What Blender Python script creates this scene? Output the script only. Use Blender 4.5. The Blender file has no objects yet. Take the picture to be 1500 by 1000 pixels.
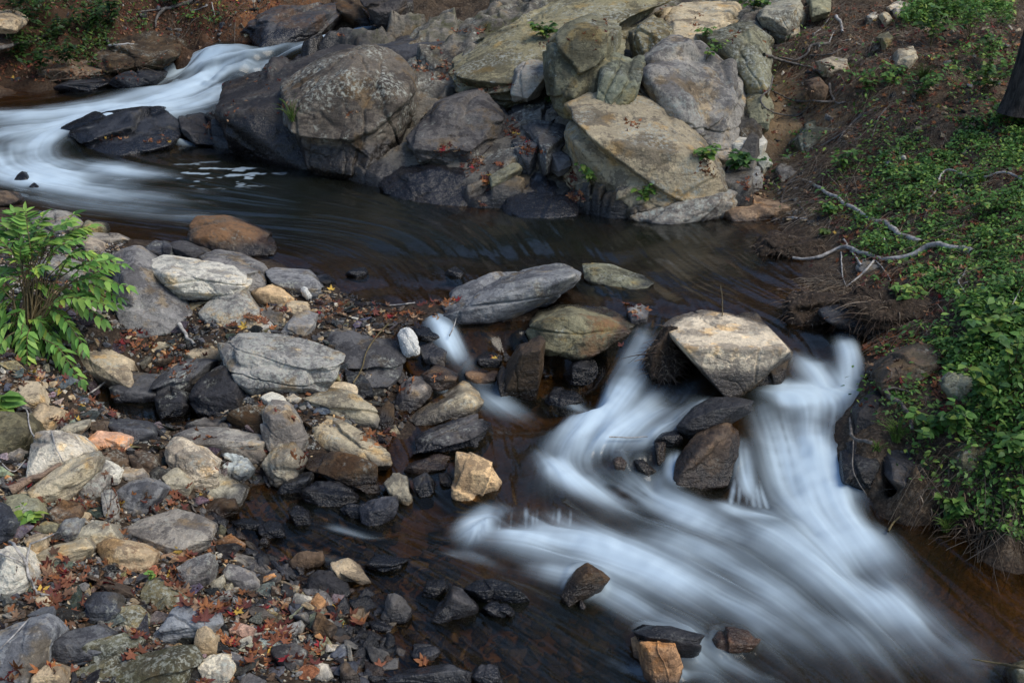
import bpy, bmesh, math, random
import numpy as np
from mathutils import Vector
from mathutils.bvhtree import BVHTree

rad = math.radians
sc = bpy.context.scene
COL = sc.collection
# ------------------------------------------------------------------ camera
CAM_H, PITCH, FPX = 4.2, rad(22.0), 1667.0      # metres, below the horizon, focal length in photo pixels
cam_d = bpy.data.cameras.new("camera")
cam_d.lens, cam_d.sensor_width, cam_d.sensor_fit = 36.0 * FPX / 1500.0, 36.0, 'HORIZONTAL'
cam_d.clip_end = 400.0
cam = bpy.data.objects.new("camera", cam_d)
COL.objects.link(cam)
cam.location = (0, 0, CAM_H)
cam.rotation_euler = (rad(90) - PITCH, 0, 0)
sc.camera = cam
# ------------------------------------------------------------------ world, sun, exposure
SUN_EL, SUN_AZ = rad(52), rad(112)               # azimuth clockwise from +Y: light from the right, a little behind
w = bpy.data.worlds.new("World")
sc.world = w
w.use_nodes = True
nt = w.node_tree
sky = nt.nodes.new("ShaderNodeTexSky")
sky.sky_type = 'NISHITA'
sky.sun_disc = False
sky.sun_elevation = SUN_EL
sky.sun_rotation = SUN_AZ
sky.air_density = 1.0
sky.dust_density = 0.8
sky.ozone_density = 2.5
nt.links.new(sky.outputs[0], nt.nodes["Background"].inputs[0])
nt.nodes["Background"].inputs[1].default_value = 0.075
sun_d = bpy.data.lights.new("sun", 'SUN')
sun_d.energy, sun_d.angle, sun_d.color = 1.35, rad(38), (1.0, 0.92, 0.79)
sun = bpy.data.objects.new("sun", sun_d)
COL.objects.link(sun)
sdir = Vector((math.sin(SUN_AZ) * math.cos(SUN_EL), math.cos(SUN_AZ) * math.cos(SUN_EL), math.sin(SUN_EL)))
sun.rotation_euler = sdir.to_track_quat('Z', 'Y').to_euler()
sun.location = (6, -4, 14)
vs = sc.view_settings
vs.view_transform, vs.look, vs.gamma, vs.exposure = 'Standard', 'None', 1.0, 1.2
sc.cycles.max_bounces = 6
sc.cycles.transparent_max_bounces = 10
sc.cycles.use_denoising = True
sc.cycles.sample_clamp_indirect = 3.0
rng = np.random.default_rng(7)
random.seed(7)

# ------------------------------------------------------------------ geometry helpers
CP, SP = math.cos(PITCH), math.sin(PITCH)
def ray(px, py):
    """direction of the view ray through a photo pixel, scaled so that t is the depth along the axis"""
    u, v = (np.asarray(px, float) - 750) / FPX, (np.asarray(py, float) - 500) / FPX
    return np.stack([u, CP - v * SP, -SP - v * CP], -1)
def at_z(px, py, z):
    d = ray(px, py)
    t = (np.asarray(z, float) - CAM_H) / d[..., 2]
    p = d * t[..., None]
    p[..., 2] += CAM_H
    return p
def at_t(px, py, t):
    p = ray(px, py) * np.asarray(t, float)[..., None]
    p[..., 2] += CAM_H
    return p
def pix(p):
    p = np.asarray(p, float)
    x, y, z = p[..., 0], p[..., 1], p[..., 2] - CAM_H
    f = y * CP - z * SP
    return 750 + FPX * x / f, 500 + FPX * (-y * SP - z * CP) / f
def pts(s):
    return np.array([[float(a) for a in q.split(",")] for q in s.split()])

def vnoise(p, seed=0):
    p = np.asarray(p, np.float32)
    i = np.floor(p).astype(np.int64)
    f = p - i
    f = f * f * f * (f * (f * 6 - 15) + 10)
    def h(dx, dy, dz):
        n = ((i[:, 0] + dx) * 374761393 + (i[:, 1] + dy) * 668265263 + (i[:, 2] + dz) * 1274126177 + seed * 974711) & 0xffffffff
        n = ((n ^ (n >> 13)) * 1103515245) & 0xffffffff
        n = ((n ^ (n >> 16)) * 2246822519) & 0xffffffff
        return ((n ^ (n >> 15)) & 0xffff).astype(np.float32) / 32767.5 - 1
    fx, fy, fz = f[:, 0], f[:, 1], f[:, 2]
    l = lambda a, b, t: a + (b - a) * t
    return l(l(l(h(0,0,0), h(1,0,0), fx), l(h(0,1,0), h(1,1,0), fx), fy),
             l(l(h(0,0,1), h(1,0,1), fx), l(h(0,1,1), h(1,1,1), fx), fy), fz)
ROT = np.array([[0.36, 0.48, -0.8], [-0.8, 0.6, 0.0], [0.48, 0.64, 0.6]], np.float32)
def fbm(p, oct=4, seed=0, gain=0.5):
    p = np.asarray(p, np.float32)
    s, a, tot = 0, 1.0, 0
    for k in range(oct):
        s = s + a * vnoise(p, seed + k * 17)
        tot += a
        a *= gain
        p = p @ ROT * 2.03 + 3.1
    return s / tot
def sstep(a, b, x):
    t = np.clip((x - a) / (b - a), 0, 1)
    return t * t * (3 - 2 * t)

def make_mesh(name, V, F, smooth=True, attrs=None, mat=None, cols=None):
    """V (n,3), F (m,k) all faces of one size; attrs name -> per-vertex floats; cols per-vertex rgb"""
    V = np.ascontiguousarray(V, np.float32)
    F = np.ascontiguousarray(F, np.int32)
    me = bpy.data.meshes.new(name)
    m, k = F.shape
    me.vertices.add(len(V)); me.vertices.foreach_set("co", V.ravel())
    me.loops.add(m * k); me.loops.foreach_set("vertex_index", F.ravel())
    me.polygons.add(m)
    me.polygons.foreach_set("loop_start", np.arange(0, m * k, k, dtype=np.int32))
    me.update(calc_edges=True)
    me.polygons.foreach_set("use_smooth", np.full(m, smooth, bool))
    for a, v in (attrs or {}).items():
        at = me.attributes.new(a, 'FLOAT', 'POINT')
        at.data.foreach_set("value", np.ascontiguousarray(v, np.float32))
    if cols is not None:
        at = me.attributes.new("tint", 'FLOAT_COLOR', 'POINT')
        c4 = np.ones((len(V), 4), np.float32); c4[:, :3] = cols
        at.data.foreach_set("color", c4.ravel())
    if mat: me.materials.append(mat)
    me.update()
    return me
def link(name, me, parent=None, loc=None):
    o = bpy.data.objects.new(name, me)
    COL.objects.link(o)
    if parent is not None: o.parent = parent
    if loc is not None: o.location = loc
    return o
def tag(o, label, cat, group=None, kind=None):
    o["label"], o["category"] = label, cat
    if group: o["group"] = group
    if kind: o["kind"] = kind
    return o
def structure(o):
    o["kind"] = "structure"
    return o
ICO = {}
def ico(s):
    if s not in ICO:
        bm = bmesh.new()
        bmesh.ops.create_icosphere(bm, subdivisions=s, radius=1.0)
        ICO[s] = (np.array([v.co[:] for v in bm.verts], np.float32),
                  np.array([[v.index for v in f.verts] for f in bm.faces], np.int32))
        bm.free()
    return ICO[s]
def instances(tv, tf, M, L):
    """template verts/faces repeated with matrices M (n,3,3) and locations L (n,3)"""
    n, k = len(L), len(tv)
    V = np.einsum('nij,kj->nki', M, tv) + L[:, None, :]
    F = tf[None] + (np.arange(n) * k)[:, None, None]
    return V.reshape(-1, 3), F.reshape(-1, tf.shape[1])
def frames(nrm, yaw, size):
    """matrices whose z axis is nrm (n,3), turned by yaw about it and scaled"""
    z = nrm / np.linalg.norm(nrm, axis=1, keepdims=True)
    a = np.where(np.abs(z[:, 2:3]) > 0.95, np.array([[1.0, 0, 0]]), np.array([[0, 0, 1.0]]))
    x = np.cross(a, z); x /= np.linalg.norm(x, axis=1, keepdims=True)
    y = np.cross(z, x)
    c, s = np.cos(yaw)[:, None], np.sin(yaw)[:, None]
    X, Y = x * c + y * s, y * c - x * s
    return np.stack([X, Y, z], -1) * np.asarray(size).reshape(-1, 1, 1)
def tube(path, r, k=6, jitter=0.0):
    """swept tube through path (n,3) with radii r (n,)"""
    P = np.asarray(path, float); n = len(P)
    r = np.broadcast_to(np.asarray(r, float), (n,))
    T = np.gradient(P, axis=0); T /= np.linalg.norm(T, axis=1, keepdims=True) + 1e-9
    up = np.array([0.13, 0.31, 0.94]); A = np.cross(T, up); A /= np.linalg.norm(A, axis=1, keepdims=True) + 1e-9
    B = np.cross(T, A)
    th = np.arange(k) * 2 * math.pi / k
    ring = np.cos(th)[None, :, None] * A[:, None] + np.sin(th)[None, :, None] * B[:, None]
    V = P[:, None] + ring * r[:, None, None]
    if jitter: V = V + rng.normal(0, jitter, (n, k, 1)) * ring * r[:, None, None]
    V = V.reshape(-1, 3)
    i = np.arange(n - 1)[:, None] * k; j = np.arange(k)[None]; j2 = (j + 1) % k
    F = np.stack([i + j, i + j2, i + k + j2, i + k + j], -1).reshape(-1, 4)
    return V, F
def resample(P, n):
    """smooth curve through control points (Catmull-Rom)"""
    P = np.asarray(P, float)
    if len(P) < 3:
        return P[0] + (P[-1] - P[0]) * np.linspace(0, 1, n)[:, None]
    Q = np.vstack([2 * P[0] - P[1], P, 2 * P[-1] - P[-2]])
    t = np.linspace(0, len(P) - 1 - 1e-6, n); i = t.astype(int); f = (t - i)[:, None]
    a, b, c, d = Q[i], Q[i + 1], Q[i + 2], Q[i + 3]
    return 0.5 * (2 * b + (c - a) * f + (2 * a - 5 * b + 4 * c - d) * f ** 2 + (3 * b - a - 3 * c + d) * f ** 3)
def join(parts):
    V, F, n = [], [], 0
    for v, f in parts:
        V.append(v); F.append(f + n); n += len(v)
    return np.vstack(V), np.vstack(F)
def in_poly(px, py, poly):
    P = np.asarray(poly, float); inside = np.zeros(len(px), bool)
    j = len(P) - 1
    for i in range(len(P)):
        c = ((P[i, 1] > py) != (P[j, 1] > py)) & (px < (P[j, 0] - P[i, 0]) * (py - P[i, 1]) / (P[j, 1] - P[i, 1] + 1e-12) + P[i, 0])
        inside ^= c
        j = i
    return inside
# ------------------------------------------------------------------ the lie of the land: heights given where the photo shows them
def P3(s):
    a = pts(s)
    return at_z(a[:, 0], a[:, 1], a[:, 2])
GROUND = P3(
    # upper pool bed and its shores
    "200,300,.18 400,300,.1 600,340,.12 800,350,.15 1000,360,.2 1100,345,.40 800,395,.25 1000,420,.33 600,410,.33 540,432,.43 700,380,.2 450,330,.12 100,270,.2 1110,400,.36 0,250,.3 "
    "0,300,.55 60,325,.53 150,345,.53 230,362,.52 300,370,.51 390,388,.51 480,412,.50 505,440,.50 560,462,.50 640,455,.48 "
    # dam line and the step below it
    "700,470,.40 760,470,.40 850,470,.38 950,470,.40 1020,470,.42 1120,470,.42 1190,500,.40 1240,500,.40 660,500,.32 700,550,.12 760,560,.05 830,560,.05 780,600,-.05 900,560,.2 940,520,.3 860,620,.04 1000,560,.2 1080,560,.28 1150,540,.33 1220,540,.34 1200,600,.18 1040,640,.1 1150,660,.05 970,680,.0 1100,720,-.06 1200,720,-.04 "
    # gravel bar
    "0,380,.62 100,380,.6 200,420,.6 300,420,.6 400,420,.56 300,500,.50 100,480,.62 0,500,.65 0,600,.55 100,560,.48 60,650,.5 250,595,.0 190,605,.0 150,600,.08 290,612,.06 330,590,.24 400,560,.38 400,620,.28 500,590,.25 560,590,.14 555,560,.22 620,600,.08 650,640,.04 560,680,.02 450,700,.04 300,700,.2 200,700,.34 100,720,.44 0,720,.5 0,800,.42 100,800,.38 200,800,.3 300,785,.10 345,745,-.03 330,830,.12 420,790,-.1 0,900,.4 100,900,.34 200,900,.27 300,900,.18 400,880,.07 425,845,-.02 480,890,.03 530,930,.0 500,1000,.03 300,1000,.22 100,1000,.32 0,1000,.36 "
    # lower stream bed
    "600,1000,-.06 560,870,-.09 650,900,-.12 620,780,-.12 520,770,-.1 700,680,-.08 680,740,-.1 750,900,-.18 900,900,-.22 700,950,-.12 800,760,-.04 900,800,-.2 1100,900,-.25 1300,900,-.2 1450,900,-.1 1500,870,-.06 1300,800,-.15 1250,760,-.1 900,1000,-.2 1300,1000,-.2 "
    # right bank
    "1310,745,-.04 1380,775,-.03 1440,800,-.03 1500,815,-.01 1340,690,.35 1400,730,.2 1480,770,.22 1500,640,.62 1400,600,.62 1300,600,.48 1275,650,.36 1290,700,.2 1285,560,.5 1245,470,.52 1195,425,.5 1160,395,.49 1195,365,.5 1150,335,.5 1110,375,.42 1450,560,.78 1500,560,.9 1500,400,1.2 1500,250,1.5 1500,165,1.75 1500,100,1.95 1500,20,2.2 1300,440,.68 1300,380,.78 1400,380,.98 1300,300,.92 1220,320,.68 1200,270,.82 1400,250,1.25 1300,200,1.35 1400,150,1.7 1300,100,1.9 1230,120,1.7 1180,165,1.25 1150,220,.92 1130,290,.55 1200,60,2.0 1300,30,2.25 1400,40,2.2 1190,10,2.3 1160,120,1.45 "
    # bedrock outcrop
    "900,318,.45 700,302,.45 560,275,.44 440,245,.44 320,210,.44 600,230,.6 850,260,.7 850,180,1.1 850,100,1.5 850,30,2.0 700,200,.8 700,120,1.3 700,60,1.7 600,150,.9 600,90,1.25 560,60,1.5 520,55,1.55 450,90,1.25 400,130,1.0 340,160,.72 1000,250,.7 1000,150,1.2 1000,60,1.75 1000,10,2.1 800,0,2.1 1080,320,.45 1000,325,.43 1100,150,1.5 "
    # falls bed, far bank
    "600,25,1.55 480,52,1.45 420,72,1.25 360,105,.95 280,130,.75 150,165,.6 30,190,.5 225,130,.66 200,134,.64 255,112,.78 330,80,1.15 270,108,.82 295,84,1.02 240,120,.74 262,100,.86 284,75,1.12 312,68,1.22 60,235,.4 150,255,.35 250,205,.46 180,210,.46 700,20,1.6 0,125,.80 100,125,.82 190,121,.88 258,64,1.40 300,52,1.5 380,47,1.53 470,15,1.75 0,60,1.5 150,60,1.42 250,60,1.30 350,30,1.75 100,0,2.1 300,0,2.05 450,0,2.05 640,8,1.85 -120,60,1.7 -120,140,.85")
GROUND = np.vstack([GROUND, np.array([   # beyond the frame
    (0, 2.5, -.2), (-4, 2, .4), (4, 2, -.1), (-8, 6, .7), (-8, 10, .9), (-7, 13, .45), (-11, 13, .9), (7.5, 6.5, 1.3), (9, 9, 1.9), (11, 12, 2.4), (12, 17, 2.8),
    (6, 22, 2.7), (0, 25, 2.0), (-3, 26, 2.2), (-8, 25, 2.8), (-14, 22, 2.4), (-14, 17, .9), (-16, 14, 1.5), (0, 31, 5.0), (-12, 31, 6.0), (12, 29, 5.5), (0, 45, 12),
    (-25, 38, 12), (28, 36, 12), (25, 15, 6), (-25, 15, 5), (0, 75, 22), (50, 60, 22), (-50, 60, 22), (50, 10, 12), (-50, 10, 12), (20, 3, 3), (-20, 3, 2)], float)])
def rbf_fit(P, lam=0.02):
    D = np.linalg.norm(P[:, None, :2] - P[None, :, :2], axis=-1)
    n = len(P)
    A = np.zeros((n + 1, n + 1)); A[:n, :n] = -D + lam * np.eye(n) * -1; A[:n, n] = A[n, :n] = 1
    return np.linalg.solve(A, np.append(P[:, 2], 0))
GW = rbf_fit(GROUND)
def ground_base(xy):
    xy = np.asarray(xy, np.float32)
    out = np.empty(len(xy), np.float32)
    C = GROUND[:, :2].astype(np.float32); wv = GW[:-1].astype(np.float32)
    for a in range(0, len(xy), 20000):
        q = xy[a:a + 20000]
        d = np.sqrt(((q[:, None] - C[None]) ** 2).sum(-1))
        out[a:a + 20000] = -d @ wv + GW[-1]
    return out
def ground_h(xy):
    xy = np.asarray(xy, np.float32)
    z = ground_base(xy)
    q = np.column_stack([xy, np.zeros(len(xy))]).astype(np.float32)
    dist = np.hypot(xy[:, 0], xy[:, 1])
    a = np.clip(0.02 + 0.06 * sstep(.5, 1.2, z), 0, 1) * np.clip(dist / 10, .5, 6)
    rg = 1 - np.abs(fbm(q * 2.6, 3, 14))
    bank = sstep(.55, 1.0, z) * sstep(30, 24, dist)
    z = z + a * fbm(q * 1.7, 3, 3) + .018 * fbm(q * 9, 2, 9) + bank * np.clip(dist / 10, 1, 2.6) * (.10 * (rg - .7) + .035 * fbm(q * 6, 3, 15))
    return z

# ------------------------------------------------------------------ the water: streamlines with heights, widths (m) and whiteness
# each: width, white, points px,py,z
STREAMS = [
    # right cascade
    (.18, .0, "1060,430,.5 1130,462,.5 1175,490,.485 1200,530,.45"),
    (.14, .75, "1170,515,.46 1190,540,.42 1205,560,.38 1200,600,.31 1180,640,.22"),
    (.10, .75, "1232,485,.52 1236,500,.53 1243,530,.46 1240,560,.39 1222,610,.3 1200,660,.2"),
    (.17, 1.0, "1130,575,.36 1190,575,.37 1250,575,.38"),
    (.18, .9, "1120,590,.35 1140,640,.22 1158,700,.1 1185,750,.045 1230,810,.015 1300,890,.0 1390,980,.0"),
    (.2, .85, "1190,600,.31 1200,660,.18 1212,720,.08 1245,780,.03 1300,850,.01 1360,930,.0"),
    (.13, .75, "1245,590,.34 1250,650,.2 1240,710,.09 1262,770,.03"),
    (.07, .75, "1090,640,.25 1092,680,.16 1098,720,.06 1125,740,.03"),
    # left cascade
    (.12, .55, "960,470,.47 945,500,.46 925,535,.38 905,565,.32"),
    (.15, 1.0, "940,540,.36 905,580,.29 865,610,.22 830,640,.16 815,668,.12"),
    (.15, .95, "1010,555,.34 975,585,.29 925,615,.23 880,645,.18 850,665,.14"),
    (.12, .6, "1030,580,.32 1000,605,.28 950,640,.2 920,660,.16"),
    (.15, .95, "790,660,.13 830,690,.12 880,715,.09 930,735,.06 985,760,.03"),
    (.16, .9, "870,690,.12 930,710,.10 980,740,.05 1050,770,.03 1110,800,.015"),
    (.06, .7, "990,660,.17 985,690,.1 990,715,.05"),
    (.08, .6, "960,690,.09 955,715,.06 975,740,.04"),
    # small left fall
    (.07, .8, "628,452,.48 640,475,.44 655,500,.37 672,530,.27"),
    (.06, .75, "645,462,.47 660,485,.42 675,515,.31 690,548,.22"),
    (.10, .6, "640,462,.47 650,485,.43 668,515,.33 685,545,.24"),
    (.14, .45, "690,550,.2 715,580,.15 745,600,.1 790,625,.07"),
    (.07, .45, "640,570,.2 670,575,.17 700,585,.15"),
    (.08, .5, "800,580,.1 840,595,.09 870,610,.12"),
    # weir
    (.20, .10, "790,690,.125 785,715,.12 782,738,.115"),
    (.016, .0, "735,742,.105 734,752,.08 732,773,.02"), (.016, .0, "744,744,.105 743,752,.08 742,774,.02"), (.016, .0, "754,742,.105 753,752,.08 752,775,.02"), (.016, .0, "763,744,.105 763,752,.08 762,773,.02"), (.016, .0, "773,742,.105 772,752,.08 772,774,.02"), (.016, .0, "782,744,.105 782,752,.08 782,775,.02"), (.016, .0, "792,742,.105 792,752,.08 792,773,.02"), (.016, .0, "801,744,.105 801,752,.08 802,774,.02"), (.016, .0, "811,742,.105 811,752,.08 812,775,.02"), (.016, .0, "820,744,.105 821,752,.08 822,773,.02"), (.016, .0, "830,742,.105 831,752,.08 832,774,.02"),
    # foam below
    (.12, .75, "670,790,.01 700,765,.04 720,752,.06 700,775,.03 680,800,.0"),
    (.2, .95, "720,785,.015 790,790,.015 860,800,.012 930,825,.01 1000,860,.0 1080,900,.0"),
    (.16, .5, "900,770,.03 980,790,.02 1060,825,.01 1140,870,.0 1230,940,.0 1290,1010,.0"),
    (.2, .62, "1080,755,.04 1150,790,.02 1230,840,.0 1320,920,.0 1420,1010,.0"),
    (.2, .5, "1140,740,.05 1250,830,.0 1350,910,.0 1450,990,.0"),
    (.13, .5, "760,830,.0 850,850,.0 950,900,.0 1050,970,.0"),
    (.10, .4, "1010,850,.0 1090,900,.0 1180,990,.0"),
    (.10, .5, "1040,960,.0 1090,975,.0 1140,1000,.0"), (.06, .5, "880,960,.0 960,990,.0 1040,985,.0"),
    (.05, .4, "640,805,.0 690,815,.0 750,840,.0"),
    (.04, .5, "470,768,.03 500,775,.02 540,785,.01 580,785,.0"), (.05, .3, "430,790,.02 470,815,.0 530,825,.0"),
    # upper left falls
    (.25, .0, "700,22,1.72 640,25,1.72 585,32,1.70 550,38,1.69"),
    (.25, .75, "550,38,1.68 520,44,1.65 480,52,1.60 440,65,1.48 400,85,1.25 360,108,1.08"),
    (.12, .75, "500,5,1.95 535,20,1.82 550,36,1.69"),
    (.4, .8, "420,62,1.5 370,72,1.42 325,80,1.32 290,95,1.12 265,115,.95"),
    (.5, 1.0, "360,85,1.3 320,105,1.05 280,130,.9 210,150,.8 120,160,.75 20,165,.72 -100,170,.7"),
    (.45, 1.0, "340,120,1.0 290,150,.84 200,165,.78 100,180,.7 0,195,.66 -100,200,.62"),
    (.35, .9, "90,180,.68 60,200,.62 40,225,.55 70,245,.51 130,255,.5 200,262,.5"),
    (.4, .9, "-20,205,.62 -10,230,.54 20,255,.5 90,268,.5 180,285,.5 290,300,.5"),
    (.3, .6, "100,235,.52 180,250,.5 260,262,.5"),
    (.3, .35, "0,275,.5 120,300,.5 280,315,.5 420,325,.5"),
    (.1, .5, "255,200,.62 272,212,.5 285,215,.5"),
    (.06, .55, "205,222,.5 225,218,.5 240,216,.5"),
    (.045, .30, "738,757,.07 785,758,.07 836,757,.07"),
    (.3, .9, "345,66,1.44 300,70,1.36 275,90,1.13 255,108,.96 225,126,.86"),
    (.09, .8, "1050,738,.05 1085,746,.045 1120,752,.04 1160,760,.035"), (.09, .75, "725,782,.02 780,780,.02 842,778,.02"),
    # broad soft sheets
    (.28, .42, "1150,600,.3 1165,660,.17 1185,730,.07 1230,800,.02 1290,870,.0 1360,950,.0 1420,1020,.0"),
    (.28, .5, "900,580,.27 870,630,.17 860,670,.12 900,720,.07 980,760,.03"),
    (.30, .34, "850,790,.01 950,830,.0 1060,880,.0 1160,940,.0 1240,1010,.0"),
    (.28, .28, "1000,760,.02 1100,800,.01 1200,870,.0 1290,950,.0 1340,1020,.0"),
    (.22, .3, "930,900,.0 1010,940,.0 1090,990,.0 1120,1020,.0"),
    (.7, .85, "330,95,1.2 280,130,.9 200,155,.78 100,170,.72 0,180,.68 -100,185,.65"),
    (.5, .6, "30,210,.6 40,240,.52 100,262,.5 200,275,.5"),
]
ANCHORS = [(0,330,.5),(100,310,.5),(250,300,.5),(300,240,.5),(350,330,.5),(400,280,.5),(450,360,.5),(500,300,.5),(520,400,.5),(560,440,.5),(600,340,.5),(620,440,.49),(650,400,.5),(700,350,.5),
    (720,420,.5),(800,340,.5),(800,400,.5),(860,440,.49),(900,350,.5),(900,420,.5),(950,440,.5),(1000,340,.5),(1000,400,.5),(1010,440,.5),(1080,350,.5),(1080,400,.5),(1140,380,.5),(1150,430,.5),(1180,410,.5),(1200,455,.5),(1170,325,.5),
    (700,480,.42),(760,480,.42),(820,490,.4),(760,540,.12),(800,560,.08),(740,620,.07),(700,620,.06),(700,680,.06),(720,700,.08),(680,740,.04),(650,700,.04),(850,570,.1),(760,660,.1),
    (1290,480,.5),(1285,530,.4),(1270,600,.3),(1290,680,.1),(1300,760,.0),(1050,540,.3),(1060,480,.45),(1050,720,.03),(1020,650,.15),
    (640,760,.0),(600,760,.01),(560,760,.02),(500,740,.03),(440,750,.04),(380,750,.04),(340,745,.05),(560,830,.0),(500,830,.0),(430,830,.0),(400,800,.01),(600,850,.0),(600,920,.0),(700,870,.0),(700,950,.0),(620,980,.0),
    (560,980,.0),(800,880,.0),(800,960,.0),(900,920,.0),(950,970,.0),(1380,820,.0),(1450,870,.0),(1500,840,.0),(1500,950,.0),(1500,1000,.0),(1400,760,.0),(1300,1010,.0),(700,1010,.0),(860,1010,.0),(560,900,.0),
    (200,600,.20),(150,610,.20),(300,610,.20),(250,630,.2),(250,590,.2),(180,590,.2),(560,600,.13),(545,590,.13),(580,575,.14),(600,600,.1),(620,625,.06),(600,690,.03),(640,650,.05),(560,690,.03),
    (100,800,-.2),(100,950,-.2),(250,900,-.15),(400,900,-.06),(0,400,.3),(100,500,.2),(50,700,.0),(300,700,.06),(400,600,.1),(250,480,.3),(350,450,.4),(100,430,.3),(450,560,.15),(480,480,.4),(300,550,.2),(450,640,.06),
    (60,135,.76),(0,135,.76),(120,125,.8),(200,125,.82),(330,62,1.4),(420,45,1.58),(480,20,1.7),(620,10,1.73),(700,30,1.72),(760,10,1.73),(200,215,.5),(280,200,.5),
    (560,72,1.15),(620,70,1.2),(520,80,1.05),(480,100,.9),(600,110,.8),(690,62,1.3),(440,110,.75),(650,100,1.0),(380,150,.55),(720,90,1.0),(560,150,.6),(460,75,1.2),(700,45,1.5)]
SA, SB, SW, SI = [], [], [], []       # segments: start, end, width, white
HP = []
for wd, wh, s in STREAMS:
    q = resample(P3(s), max(6, 3 * len(s.split())))
    SA.append(q[:-1]); SB.append(q[1:]); SW += [wd] * (len(q) - 1)
    tt = np.linspace(0, 1, len(q) - 1)
    SI += list(wh * np.clip(np.minimum(tt * 3.5 + .1, (1 - tt) * 2.0 + .12), 0, 1))
    HP.append(q)
SA, SB, SW, SI = np.vstack(SA).astype(np.float32), np.vstack(SB).astype(np.float32), np.array(SW, np.float32), np.array(SI, np.float32)
AN = np.array(ANCHORS, float); AN = at_z(AN[:, 0], AN[:, 1], AN[:, 2])
HP = np.vstack(HP + [AN]).astype(np.float32)
def water_z(xy):
    xy = np.asarray(xy, np.float32)
    out = np.empty(len(xy), np.float32)
    for a in range(0, len(xy), 20000):
        q = xy[a:a + 20000]
        d2 = ((q[:, None] - HP[None, :, :2]) ** 2).sum(-1)
        wv = 1.0 / (d2 + .0025) ** 2.2
        out[a:a + 20000] = (wv @ HP[:, 2]) / wv.sum(1)
    return out
def water_flow(xy):
    """flow direction and whiteness"""
    xy = np.asarray(xy, np.float32)
    fo, fl = np.empty(len(xy), np.float32), np.empty((len(xy), 2), np.float32)
    D = SB[:, :2] - SA[:, :2]; L2 = (D ** 2).sum(1) + 1e-9
    T = D / np.sqrt(L2)[:, None]
    for a in range(0, len(xy), 12000):
        q = xy[a:a + 12000]
        r = q[:, None] - SA[None, :, :2]
        t = np.clip((r * D[None]).sum(-1) / L2, 0, 1)
        d2 = ((r - t[..., None] * D[None]) ** 2).sum(-1)
        g = np.exp(-d2 / SW ** 2)
        fo[a:a + 12000] = (g * SI).max(1) * .6 + .4 * (1 - np.exp(-(g * SI).sum(1) * .5))
        wv = 1 / (d2 / (SW ** 2) + .15) ** 1.5
        f = wv @ T
        fl[a:a + 12000] = f / (np.linalg.norm(f, axis=1, keepdims=True) + 1e-6)
    return fo, fl

def fan_grid(us, ys):
    """vertices at x = u*y: finer near, coarser far"""
    U, Y = np.meshgrid(us, ys)
    xy = np.stack([U * Y, Y], -1).reshape(-1, 2)
    m, n = len(ys), len(us)
    i = np.arange(m - 1)[:, None] * n + np.arange(n - 1)[None]
    F = np.stack([i, i + 1, i + n + 1, i + n], -1).reshape(-1, 4)
    return xy, F
# ------------------------------------------------------------------ materials
class NT:
    def __init__(s, name):
        s.m = bpy.data.materials.new(name); s.m.use_nodes = True
        s.t = s.m.node_tree; s.t.nodes.clear()
        s.out = s.n("ShaderNodeOutputMaterial")
    def n(s, kind, ins=None, **kw):
        nd = s.t.nodes.new(kind)
        for k, v in kw.items(): setattr(nd, k, v)
        for k, v in (ins or {}).items(): s.put(nd.inputs[k], v)
        return nd
    def put(s, sock, v):
        if isinstance(v, bpy.types.NodeSocket): s.t.links.new(v, sock)
        elif isinstance(v, bpy.types.Node): s.t.links.new(v.outputs[0], sock)
        elif isinstance(v, tuple) and len(v) == 3 and sock.type == 'RGBA': sock.default_value = (*v, 1)
        else: sock.default_value = v
    def math(s, op, a, b=0.0, clamp=False):
        nd = s.n("ShaderNodeMath", operation=op, use_clamp=clamp); s.put(nd.inputs[0], a); s.put(nd.inputs[1], b)
        return nd.outputs[0]
    def mix(s, f, a, b, mode='MIX'):
        nd = s.n("ShaderNodeMix", data_type='RGBA', blend_type=mode)
        s.put(nd.inputs[0], f); s.put(nd.inputs[6], a); s.put(nd.inputs[7], b)
        return nd.outputs[2]
    def noise(s, vec, scale, detail=4, rough=.55, dist=0.0):
        nd = s.n("ShaderNodeTexNoise", {"Vector": vec, "Scale": scale, "Detail": detail, "Roughness": rough, "Distortion": dist})
        return nd.outputs[0]
    def ramp(s, f, a, b):
        nd = s.n("ShaderNodeMapRange", {"Value": f, "From Min": a, "From Max": b}, interpolation_type='SMOOTHSTEP')
        return nd.outputs[0]
    def attr(s, name):
        return s.n("ShaderNodeAttribute", attribute_name=name)

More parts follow.
